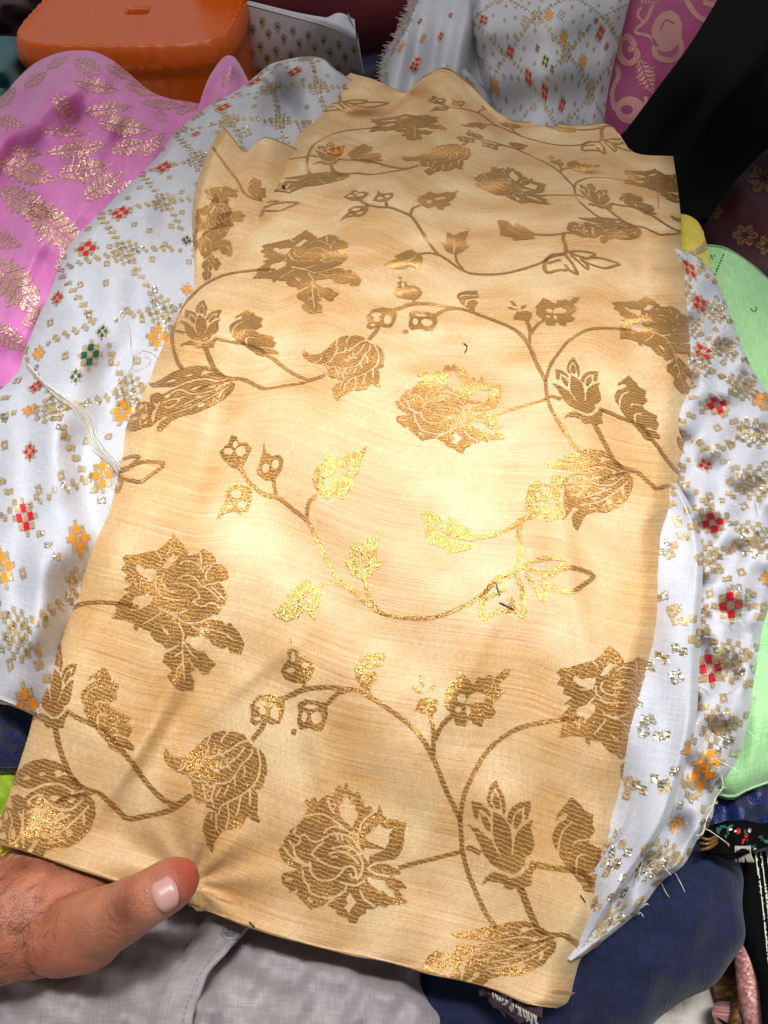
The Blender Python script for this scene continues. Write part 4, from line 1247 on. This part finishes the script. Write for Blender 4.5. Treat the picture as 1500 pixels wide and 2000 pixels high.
# magenta brocade
s, o = simple('magenta_brocade_fabric', 'magenta silk brocade with dull rose gold paisley scrolls, beside the black cloth', 'mag',
              [(1150, 330), (1250, 330), (1420, 300)], [(1210, -60), (1300, -65), (1450, -60)], [(1150, 330), (1175, 200), (1210, -60)], [(1420, 300), (1440, 100), (1450, -60)],
              [(1150, 330, .1), (1420, 300, .1), (1210, -60, .215), (1450, -60, .22), (1300, 130, .17)], fold(.02, .012, .004), nu=70, nv=80)
for name, dd in (('paisley_motif', [ell(1302, 62, 30, 42, 0, .2)] + stroke([(1325, 70), (1330, 98), (1312, 118), (1284, 112), (1278, 95), (1290, 84), (1302, 92)], 11, 0) + stroke([(1290, 60), (1300, 40), (1318, 48)], 3, -1)),
                 ('paisley_motif', stroke([(1240, 90), (1226, 72), (1210, 84), (1212, 112), (1230, 124), (1245, 110), (1238, 96), (1228, 98)], 12, 0)),
                 ('scroll_motif', stroke([(1275, 10), (1262, 40), (1240, 62), (1268, 72), (1282, 90)], 7, 0) + stroke([(1258, 45), (1245, 30), (1252, 15)], 6, 0)),
                 ('leaf_motif', foil_leaf(1262, 150, 62, 20, 1.2)), ('paisley_motif', [ell(1230, 215, 30, 27, 0)] + stroke([(1200, 215), (1195, 180), (1208, 150), (1204, 130)], 9, 0) + [ell(1224, 215, 12, 9, -1)]),
                 ('scroll_motif', stroke([(1340, 0), (1360, 30), (1385, 40), (1395, 15), (1375, 5)], 10, 0)), ('leaf_motif', foil_leaf(1310, 170, 60, 12, -.7)), ('scroll_motif', stroke([(1262, 190), (1258, 215), (1245, 235), (1222, 258)], 7, 0)), ('leaf_motif', foil_leaf(1262, -5, 50, 16, .4))):
    px_motif(s, name, dd, [M['magtan']], o, .0009, .0004, fray=.4)

# dark red brocade and black cloth
s, o = simple('dark_red_brocade_fabric', 'dark red brocade with dim gold flowers, lying below the black cloth', 'dred',
              [(1290, 560), (1420, 580), (1590, 620)], [(1330, 380), (1440, 300), (1590, 220)], [(1290, 560), (1300, 470), (1330, 380)], [(1590, 620), (1590, 400), (1590, 220)],
              [(1290, 560, .08), (1590, 620, .1), (1330, 380, .11), (1590, 220, .17), (1440, 430, .13)], fold(.02, .03, .004), nu=60, nv=60)
for x, y, r0 in ((1490, 350, 34), (1392, 412, 22), (1455, 460, 26), (1500, 480, 24)):
    L = []
    for k in range(6):
        t = k * math.pi / 3
        L.append(ell(x + r0 * .62 * math.cos(t), y + r0 * .5 * math.sin(t), r0 * .38, r0 * .3, 0, t))
        L += stroke([(x, y), (x + r0 * .8 * math.cos(t), y + r0 * .62 * math.sin(t))], 1.8, -1, False)
    L.append(ell(x, y, r0 * .25, r0 * .2, -1))
    px_motif(s, 'flower_motif', L, [M['dredgold']], o, .0009, .0004)
simple('black_fabric', 'plain black cloth draped in a steep slope beside the magenta brocade', 'black', [(1200, 275), (1260, 330), (1310, 420), (1345, 430), (1375, 425)], [(1415, -60), (1480, -60), (1590, -60)], [(1200, 275), (1228, 248), (1290, 165), (1350, 85), (1415, -20), (1415, -60)], [(1375, 425), (1440, 345), (1510, 275), (1590, 200), (1590, -60)],
       [(1200, 275, .16), (1330, 420, .16), (1415, -20, .25), (1590, -60, .3), (1590, 200, .24), (1440, 345, .17), (1400, 150, .25)], lambda x, y, a, b: .012 * gau(x, y, 1400, 200, 22, 150, .6) - .010 * gau(x, y, 1350, 230, 18, 150, .6) + .008 * gau(x, y, 1460, 150, 16, 150, .5) + .002 * wr(x, y, .06, .03), nu=70, nv=80)

# yellow and mint cloths
s, o = simple('yellow_fabric', 'yellow cotton cloth with a gold selvedge between the white brocade and mint cloth', 'yellow', [(1330, 760), (1400, 760), (1445, 740)], [(1300, 425), (1335, 418), (1360, 430), (1374, 452)], [(1330, 760), (1310, 600), (1300, 425)], [(1445, 740), (1420, 640), (1396, 560), (1384, 500), (1374, 452)],
              [(1330, 760, .14), (1445, 740, .15), (1300, 425, .19), (1374, 452, .19), (1350, 480, .205), (1390, 600, .175)], fold(.04, .02, .002))
px_motif(s, 'gold_selvedge', stroke([(1336, 492), (1352, 494), (1370, 484), (1380, 470)], 7, 0) + stroke([(1340, 500), (1366, 494), (1384, 482)], 3, 0), [M['wgold']], o, .0007, .0005)
mint = Sheet([(1330, 1520), (1390, 1548), (1432, 1557), (1470, 1540), (1590, 1500)], [(1376, 478), (1420, 486), (1470, 518), (1530, 570), (1590, 600)], [(1330, 1520), (1350, 1200), (1380, 900), (1380, 650), (1376, 478)], [(1590, 1500), (1590, 1000), (1590, 600)],
             [(1330, 1520, .1), (1432, 1557, .105), (1590, 1500, .1), (1376, 478, .17), (1470, 518, .168), (1590, 600, .14), (1450, 800, .152), (1450, 1100, .142), (1470, 1400, .128), (1350, 1000, .14)], 50, 120,
             lambda x, y, a, b:   .0022 * wr(x, y, .03, .011) * wr(x, y, .01, .006) + .0012 * wr(x, y, .05, -.017, 1) + .004 * gau(x, y, 1470, 1470, 14, 60, .2) - .010 * np.clip((.04 - b) / .04, 0, 1) ** 2)
MI = tag(mint.mesh('mint_fabric', M['mint'], None, roll=.007, drop=.01), 'folded plain mint green cloth lying beside the frayed white brocade', 'fabric')
dots = [ell(1397 + k * 2.2, 536 - k * 5.4, 1.6, 1.9, 0) for k in range(8)] + [ell(1382 + 2.2 * k, 500 + (k % 3) * 3, 1.2, 1.2, 0) for k in range(7)]
px_motif(mint, 'stitch_dots', dots, [M['green']], MI, .0006, .0004)
tubes('loose_thread', [thread_px(mint, [(1464, 603), (1470, 609), (1476, 606), (1475, 600)], .001, .3, 2)], .0003, M['hair'], MI)

# right lower corner
s, o = simple('navy_lace_fabric', 'navy cloth with raised cord roses below the mint cloth', 'navy', [(1330, 1680), (1420, 1660), (1590, 1640)], [(1340, 1450), (1450, 1460), (1590, 1440)], [(1330, 1680), (1335, 1560), (1340, 1450)], [(1590, 1640), (1590, 1540), (1590, 1440)],
              [(1330, 1680, .07), (1590, 1640, .07), (1340, 1450, .09), (1590, 1440, .09), (1450, 1560, .088)], fold(.05, .03, .003))
for x, y in ((1415, 1575), (1438, 1590), (1475, 1560), (1495, 1600), (1400, 1600)):
    L = []
    for k in range(4):
        t = np.linspace(0, 5, 12) + k * 1.6
        L += stroke(np.stack([x + (3 + k * 4) * np.cos(t), y + (3 + k * 3) * np.sin(t)], -1), 2.2, 0)
    px_motif(s, 'cord_rose', L, [M['navyline']], o, .0006, .0008)
s, o = simple('embroidered_fabric', 'black cloth scrap with multicolour stitched flowers and white fringe, beside the denim knee', 'black', [(1385, 1665), (1440, 1668), (1500, 1650)], [(1390, 1612), (1440, 1606), (1510, 1612)], [(1385, 1665), (1386, 1640), (1390, 1612)], [(1500, 1650), (1505, 1630), (1510, 1612)],
              [(1385, 1665, .105), (1500, 1650, .1), (1390, 1612, .105), (1510, 1612, .1), (1440, 1635, .112)], fold(.06, .05, .002), nu=40, nv=30, roll=.002, drop=.004)
R = random.Random(4)
for k in range(26):
    x, y = R.uniform(1398, 1500), R.uniform(1612, 1660)
    px_motif(s, 'stitched_petal', [ell(x, y, R.uniform(3, 7), R.uniform(2, 4), 0, R.uniform(0, 3))], [M[R.choice(['red', 'dredgold', 'green', 'teal', 'green', 'dred', 'thread'])]], o, .0006, .0006)
tubes('white_fringe', [smooth_line([unproj(1436 + k * 2.2, 1652, .112), unproj(1438 + k * 2.2 + R.uniform(-2, 2), 1668, .106), unproj(1440 + k * 2.4 + R.uniform(-4, 4), 1684, .1)], 4) for k in range(14)], .0005, M['thread'], o)['kind'] = 'stuff'
tubes('yellow_fringe', [smooth_line([unproj(1402, 1632 + k * 6, .113), unproj(1384, 1640 + k * 8, .116), unproj(1366, 1634 + k * 13, .113)], 5) for k in range(3)], .001, M['dredgold'], o)
# folded cloths stacked edge-on at the right
for k, (name, lab, mat, x0, x1, x2, x3, z) in enumerate((('folded_fabric', 'folded olive brown cloth edge beside the marble floor', 'dredgold', 1428, 1452, 1470, 1500, .03),
                                                         ('folded_fabric', 'folded dusty pink cloth edge beside the olive one', 'magtan', 1443, 1464, 1492, 1530, .045),
                                                         ('folded_fabric', 'folded black cloth with pale pinstripes at the stack of folded edges', 'black', 1466, 1600, 1520, 1650, .055))):
    s, o = simple(name, lab, mat, [(x2 - 10, 2060), ((x2 + x3) / 2, 2060), (x3, 2060)], [(x0, 1640), ((x0 + x1) / 2, 1640), (x1, 1640)], [(x2 - 10, 2060), ((x0 + x2) / 2 - 4, 1850), (x0, 1640)], [(x3, 2060), ((x1 + x3) / 2, 1850), (x1, 1640)],
                  [(x0, 1640, z), (x1, 1640, z), (x2, 2060, z), (x3, 2060, z), ((x0 + x3) / 2, 1850, z + .004)], fold(.1, .01, .001), nu=24, nv=60, roll=.006, drop=z * .55)
    if mat == 'black':
        for q in (8, 18, 30):
            px_motif(s, 'pinstripe', stroke([(x0 + q, 1655), (x0 + q + 14, 1760), (x0 + q + 30, 1900)], 2.2, 0), [M['thread']], o, .0006, .0004)

# left lower corner
s, o = simple('navy_lace_fabric', 'navy cloth with fine blue cord tracery under the corner of the white brocade', 'navy', [(-60, 1500), (30, 1500), (160, 1500)], [(-60, 1330), (40, 1350), (200, 1380)], [(-60, 1500), (-60, 1420), (-60, 1330)], [(160, 1500), (170, 1440), (200, 1380)],
              [(-60, 1500, .095), (160, 1500, .1), (-60, 1330, .11), (200, 1380, .11), (30, 1430, .118)], fold(.03, .04, .002))
L = []
for x, y, r0 in ((15, 1400, 12), (48, 1415, 14), (20, 1440, 13), (62, 1450, 12), (38, 1475, 12), (5, 1470, 10), (75, 1420, 10)):
    t = np.linspace(0, 6.3, 12)
    L += stroke(np.stack([x + r0 * np.cos(t), y + r0 * .8 * np.sin(t)], -1), 2, 0) + stroke(np.stack([x + r0 * .5 * np.cos(t), y + r0 * .4 * np.sin(t)], -1), 1.6, 0)
px_motif(s, 'cord_tracery', L, [M['navyline']], o, .0006, .0006)
simple('lime_fabric', 'lime green cloth peeking out below the navy tracery cloth', 'lime', [(-60, 1660), (20, 1660), (140, 1660)], [(-60, 1470), (20, 1480), (140, 1490)], [(-60, 1660), (-60, 1570), (-60, 1470)], [(140, 1660), (140, 1570), (140, 1490)],
       [(-60, 1660, .08), (140, 1660, .08), (-60, 1470, .085), (140, 1490, .085), (20, 1560, .095)], fold(.05, .05, .003))
simple('yellow_fabric', 'bright yellow crumpled cloth under the corner of the beige brocade by the wrist', 'yellow', [(-60, 1720), (40, 1710), (180, 1730)], [(-60, 1600), (40, 1610), (180, 1640)], [(-60, 1720), (-60, 1660), (-60, 1600)], [(180, 1730), (180, 1680), (180, 1640)],
       [(-60, 1720, .09), (180, 1730, .09), (-60, 1600, .1), (180, 1640, .1), (40, 1665, .115)], fold(.07, .06, .004))

# embroidered trim that peeks out below the beige hem
s, o = simple('embroidered_trim', 'scrap of fringed embroidered trim peeking out under the beige hem', 'dark', [(955, 1945), (1000, 1985), (1050, 1990)], [(960, 1900), (1010, 1910), (1060, 1930)], [(955, 1945), (955, 1920), (960, 1900)], [(1050, 1990), (1056, 1960), (1060, 1930)],
              [(955, 1945, .116), (1050, 1990, .112), (960, 1900, .12), (1060, 1930, .118)], fold(.08, .07, .002), nu=30, nv=24, roll=.0015, drop=.002, cat='trim')
tubes('fringe', [smooth_line([unproj(962 + k * 5, 1938 + k * 2.6, .119), unproj(964 + k * 5 + R.uniform(-3, 3), 1950 + k * 2.8, .114), unproj(968 + k * 5 + R.uniform(-6, 6), 1962 + k * 2.6, .11)], 4) for k in range(18)], .0006, M['thread'], o)['kind'] = 'stuff'
for k in range(9):
    px_motif(s, 'stitch', [ell(968 + k * 8, 1948 + k * 4 + R.uniform(-4, 4), 3.5, 2.5, 0)], [M[R.choice(['orange', 'red', 'wgold', 'white'])]], o, .0006, .0006)

# ------------------------------------------------------------------ the person
PE = empty('person', (0.0, 0.05, 0.0))
tag(PE, 'seated person in grey shirt and blue jeans whose thumb pinches the beige brocade', 'person')


def blob(name, bones, mat, parent, voxel, iters=6, fac=.5, sub=True):
    """bones: (p0, r0, p1, r1) tapered limbs fused into one skin"""
    bm = bmesh.new()
    for p0, r0, p1, r1 in bones:
        p0, p1 = np.asarray(p0, float), np.asarray(p1, float)
        d = p1 - p0
        L = np.linalg.norm(d)
        d = d / L
        a = np.cross(d, [0, 0, 1]) if abs(d[2]) < .9 else np.cross(d, [1, 0, 0])
        a /= np.linalg.norm(a)
        b = np.cross(d, a)
        rows = []
        for t in np.radians([-88, -60, -30]):
            rows.append((p0 + d * r0 * math.sin(t), r0 * math.cos(t)))
        for t in np.linspace(0, 1, 7):
            rows.append((p0 + d * L * t, r0 * (1 - t) + r1 * t))
        for t in np.radians([30, 60, 88]):
            rows.append((p1 + d * r1 * math.sin(t), r1 * math.cos(t)))
        n = 20
        vr = []
        for c, rr in rows:
            vr.append([bm.verts.new(c + (a * math.cos(q) + b * math.sin(q)) * rr) for q in np.linspace(0, 2 * math.pi, n, endpoint=False)])
        for r0_, r1_ in zip(vr[:-1], vr[1:]):
            for k in range(n):
                bm.faces.new((r0_[k], r0_[(k + 1) % n], r1_[(k + 1) % n], r1_[k]))
        bm.faces.new(vr[0][::-1])
        bm.faces.new(vr[-1])
    bmesh.ops.recalc_face_normals(bm, faces=bm.faces)
    me = bpy.data.meshes.new(name)
    bm.to_mesh(me)
    bm.free()
    o = bpy.data.objects.new(name, me)
    COL.objects.link(o)
    m = o.modifiers.new('fuse', 'REMESH')
    m.mode = 'VOXEL'
    m.voxel_size = voxel
    m2 = o.modifiers.new('soft', 'SMOOTH')
    m2.factor = fac
    m2.iterations = iters
    dg = bpy.context.evaluated_depsgraph_get()
    me2 = bpy.data.meshes.new_from_object(o.evaluated_get(dg))
    me2.name = name
    bpy.data.objects.remove(o)
    v = np.empty(len(me2.vertices) * 3)
    me2.vertices.foreach_get('co', v)
    v = v.reshape(-1, 3)
    me2.materials.clear()
    me2.materials.append(mat)
    me2.polygons.foreach_set('use_smooth', np.ones(len(me2.polygons), bool))
    lay = me2.uv_layers.new(name='UVMap')
    idx = np.empty(len(me2.loops), np.int32)
    me2.loops.foreach_get('vertex_index', idx)
    lay.data.foreach_set('uv', v[idx][:, :2].astype(np.float32).ravel())
    return link(bpy.data.objects.new(name, me2), parent)


U = lambda x, y, z: unproj(x, y, z)
# right hand and forearm; the four fingers lie under the cloth, the thumb on top of it
hand_bones = [
    (U(-260, 1840, .105), .036, U(-60, 1815, .108), .031),
    (U(-60, 1815, .108), .031, U(60, 1790, .112), .0285),
    (U(60, 1800, .110), .0275, U(150, 1790, .108), .026),       # wrist into palm
    (U(50, 1740, .106), .024, U(190, 1700, .104), .018),
    (U(140, 1740, .106), .020, U(260, 1720, .103), .013),
    (U(120, 1830, .122), .0185, U(178, 1822, .134), .0175),      # ball of the thumb
    (U(150, 1822, .128), .0185, U(225, 1790, .150), .0152),
    (U(225, 1790, .150), .0150, U(292, 1752, .164), .0125),
    (U(292, 1752, .164), .0126, U(334, 1727, .166), .0122),
    (U(334, 1727, .166), .0122, U(346, 1720, .165), .0108),
]
for k, (bx, by, l1, l2, l3, rr) in enumerate(((230, 1690, 120, 90, 60, .0085), (215, 1660, 130, 95, 65, .0088), (190, 1635, 120, 90, 60, .0083), (160, 1612, 95, 70, 50, .0072))):
    zb = .098 - k * .003
    a = U(bx, by, zb)
    dirv = np.array([.93, .30 - .08 * k, -.12]); dirv /= np.linalg.norm(dirv)
    p1 = a + dirv * l1 / 3900 * 1.1
    p2 = p1 + (dirv + [0, -.1, .02]) * l2 / 3900 * 1.1
    p3 = p2 + (dirv + [0, -.3, .02]) * l3 / 3900 * 1.1
    hand_bones += [(U(130, 1690, .104), .014, a, rr * 1.15), (a, rr * 1.1, p1, rr), (p1, rr, p2, rr * .92), (p2, rr * .92, p3, rr * .8)]
hand = blob('hand_and_forearm', hand_bones, M['skin'], PE, .0012, 14)
hv = np.empty(len(hand.data.vertices) * 3)
hand.data.vertices.foreach_get('co', hv)
hv = hv.reshape(-1, 3)
hn = np.array([v.normal[:] for v in hand.data.vertices])
jt, tax = U(246, 1779, .158), U(334, 1727, .166) - U(225, 1790, .150)
tax = tax / np.linalg.norm(tax)
sl = (hv - jt) @ tax
near = np.exp(-(np.linalg.norm(hv - jt, axis=1) / .016) ** 4)
cr = np.zeros(len(hv))
for o_, d_ in ((-.0052, .0005), (-.0026, .0008), (0, .0010), (.0024, .0007), (.0047, .0004)):
    cr += d_ * np.exp(-((sl - o_ - .0012 * np.sin(hv[:, 0] * 700)) / .0008) ** 2)
swell = .0009 * np.exp(-(sl / .006) ** 2)
hand.data.vertices.foreach_set('co', (hv + hn * (near * (swell - cr))[:, None]).ravel())
hand.data.update()

# thumb nail: a curved plate on the back of the last joint
tip0, tip1 = U(312, 1741, .168), U(350, 1718, .168)
def nail():
    ax = tip1 - tip0
    ax = ax / np.linalg.norm(ax)
    cen = U(334, 1727, .166)
    view = np.array([0, 0, CAMZ]) - cen
    view /= np.linalg.norm(view)
    # the nail looks towards the lower left of the picture and up at the camera
    side = U(300, 1765, .166) - cen
    side = side - ax * side.dot(ax)
    side /= np.linalg.norm(side)
    up = view - ax * view.dot(ax)
    up /= np.linalg.norm(up)
    V, F = [], []
    n, m = 13, 11
    for i in range(n):
        t = i / (n - 1)
        for j in range(m):
            q = (j / (m - 1) - .5) * 2
            e = (1 - .22 * (abs(2 * t - 1) ** 4))
            ang = math.radians(12) + q * math.radians(46) * e
            rr = .01315 - .0011 * abs(q) ** 6 - .0012 * max(0, (.25 - t) / .25) ** 2 - .0009 * max(0, (t - .85) / .15) ** 2
            V.append(cen + ax * (-.0078 + t * .0108 - .0018 * q * q * (-.3 + 1.3 * t)) + (up * math.cos(ang) + side * math.sin(ang)) * rr)
    for i in range(n - 1):
        for j in range(m - 1):
            F.append([i * m + j, i * m + j + 1, (i + 1) * m + j + 1, (i + 1) * m + j])
    mesh_obj('thumb_nail', V, F, M['nail'], hand)
nail()

# arm hair
me = hand.data
hv = np.array([v.co[:] for v in me.vertices])
hn = np.array([v.normal[:] for v in me.vertices])
hp = proj(hv)
cand = np.nonzero((hp[:, 0] < 115) & (hp[:, 0] > -60) & (hn[:, 2] > .1))[0]
g = np.random.default_rng(5)
hairs = []
for k in g.choice(cand, 420):
    if g.random() < (hp[k, 0] - 20) / 120: continue
    p, n_ = hv[k], hn[k]
    t = np.array([g.normal(.5, .35), g.normal(.5, .4), 0])
    t -= n_ * t.dot(n_)
    t /= np.linalg.norm(t) + 1e-9
    L = g.uniform(.004, .011)
    tt = np.linspace(0, 1, 4)[:, None]
    hairs.append(p + n_ * (.0001 + .0016 * np.sin(tt * 2.4)) + t * L * tt)
tubes('arm_hair', hairs, .00008, M['hair'], hand, 3)['kind'] = 'stuff'

# jeans leg, knee bent to the right, shin tucked under the cloths
jeans = blob('jeans', [
    (U(820, 2040, .0), .074, U(960, 1890, .026), .068),
    (U(960, 1890, .026), .068, U(1225, 1755, .042), .059),
    (U(1225, 1755, .042), .059, U(1262, 1740, .042), .058),
    (U(1240, 1740, .036), .058, U(950, 1420, .05), .045)], M['denim'], PE, .004, 12)
dv = np.array([v.co[:] for v in jeans.data.vertices])
dn = np.array([v.normal[:] for v in jeans.data.vertices])
dp = proj(dv)
disp = .0008 * np.sin(dp[:, 0] * .045 + dp[:, 1] * .03) + .0012 * np.sin(dp[:, 0] * .02 - dp[:, 1] * .05 + 1) + .0006 * np.sin(dp[:, 0] * .09 + dp[:, 1] * .02)
jeans.data.vertices.foreach_set('co', (dv + dn * disp[:, None]).ravel())
jeans.data.update()

# shirt
def sh_extra(x, y, a, b):
    z = .006 * gau(x, y, 520, 1930, 40, 120, -.9) - .007 * gau(x, y, 600, 1960, 26, 120, -1.0) + .006 * gau(x, y, 700, 1930, 40, 100, -1.2)
    z += .005 * gau(x, y, 330, 1890, 30, 80, -.7) - .006 * gau(x, y, 270, 1850, 30, 60, -.5) - .008 * gau(x, y, 440, 1850, 22, 60, .5)
    z += .0016 * wr(x, y, .04, .05) + .0016 * wr(x, y, -.03, .08, 1) + .001 * wr(x, y, .11, .05, 2)
    z *= 1.7
    z -= .03 * np.clip((a - .93) / .07, 0, 1) ** 2
    return z


sh = Sheet(B=[(-120, 2180), (300, 2190), (880, 2160)], T=[(-120, 1800), (200, 1740), (500, 1740), (835, 1840)], L=[(-120, 2180), (-120, 2000), (-120, 1800)], R=[(880, 2160), (872, 2000), (850, 1900), (835, 1840)],
           zc=[(-120, 2180, .10), (300, 2190, .13), (880, 2160, .10), (-120, 1800, .06), (200, 1740, .055), (500, 1740, .06), (835, 1840, .07), (400, 1900, .098), (150, 1950, .09), (700, 1950, .10), (400, 2020, .115), (850, 1980, .092)],
           nu=120, nv=80, extra=sh_extra)
shirt = sh.mesh('shirt', M['shirt'], PE, roll=.003, drop=.01)
pl = Sheet(B=[(250, 2160), (310, 2160), (362, 2160)], T=[(402, 1790), (440, 1786), (482, 1806)], L=[(250, 2160), (300, 1960), (360, 1860), (402, 1790)], R=[(362, 2160), (366, 2010), (398, 1905), (440, 1850), (482, 1806)],
           zc=[(250, 2160, .127), (362, 2160, .129), (300, 1960, .112), (375, 1970, .116), (360, 1860, .104), (440, 1850, .106), (402, 1790, .094), (482, 1806, .098)],
           nu=50, nv=80, extra=lambda x, y, a, b: .0012 * wr(x, y, .05, .09) + .001 * wr(x, y, -.08, .05, 1) - .006 * np.clip((.3 - a) / .3, 0, 1) ** 2)
plk = pl.mesh('placket', M['shirt'], shirt, roll=.0015, drop=.003)
st_l = [np.array([(378 + 6, 1975), (404, 1910), (440, 1858)]), ]
lines = []
pts = smooth_line([(352, 2020), (366, 1960), (390, 1905), (430, 1852), (466, 1815)], 10)
uvp = pl.px2uv(pts)
wp = pl.bil(pl.W, uvp[:, 0], uvp[:, 1]) + pl.bil(pl.N, uvp[:, 0], uvp[:, 1]) * .0004
for k in range(0, len(wp) - 2, 2):
    lines.append(np.array([wp[k], (wp[k] + wp[k + 1]) / 2 + [0, 0, .0002], wp[k + 1]]))
tubes('stitching', lines, .00025, M['button'], plk)['kind'] = 'stuff'


def button(x, y):
    u, v = pl.px2uv([(x, y)])[0]
    c = pl.bil(pl.W, np.array([u]), np.array([v]))[0]
    n_ = pl.bil(pl.N, np.array([u]), np.array([v]))[0]
    a = np.cross(n_, [0, 1, 0]); a /= np.linalg.norm(a)
    b = np.cross(n_, a)
    V, F = [], []
    N = 32
    for rr, h in ((.0052, .0002), (.0054, .0012), (.0050, .0020), (.0044, .0021), (.0040, .0016), (.0004, .0015)):
        for k in range(N):
            t = 2 * math.pi * k / N
            V.append(c + n_ * h + (a * math.cos(t) + b * math.sin(t)) * rr)
    for r_ in range(5):
        for k in range(N):
            F.append([r_ * N + k, r_ * N + (k + 1) % N, (r_ + 1) * N + (k + 1) % N, (r_ + 1) * N + k])
    F.append([5 * N + k for k in range(N)])
    o = mesh_obj('button', V, F, M['button'], plk)
    for dx in (-1, 1):
        for dy in (-1, 1):
            hc = c + n_ * .00165 + a * dx * .0012 + b * dy * .0012
            hv_ = [hc + (a * math.cos(t) + b * math.sin(t)) * .0005 for t in np.linspace(0, 2 * math.pi, 8, endpoint=False)]
            mesh_obj('button_hole', hv_, [list(range(8))], M['hair'], o)


button(450, 1824)

# small specks and pins caught on the beige brocade
def speck(pts, rad, mat, seed, lift=.0008):
    return tubes('stray_thread', [thread_px(beige, pts, lift, .3, seed)], rad, M[mat], BE)


speck([(512, 368), (540, 372), (570, 378)], .0006, 'wgold', 1)
speck([(905, 672), (912, 678), (908, 690)], .00035, 'hair', 2)
speck([(975, 1177), (990, 1184), (1004, 1191)], .00035, 'purple', 3)
speck([(968, 1136), (972, 1150), (977, 1163)], .0005, 'wsilver', 4)
speck([(1281, 352), (1284, 375), (1286, 408)], .0004, 'magtan', 5)
speck([(653, 288), (640, 297), (655, 303), (668, 296), (660, 286)], .0012, 'orange', 6)
speck([(640, 300), (643, 299), (646, 300)], .0015, 'white', 7)
speck([(553, 367), (555, 366), (557, 368)], .0013, 'hair', 8)
speck([(1132, 1747), (1138, 1755), (1142, 1762)], .0003, 'hair', 9)
speck([(488, 1801), (493, 1806), (499, 1811)], .0004, 'hair', 10)
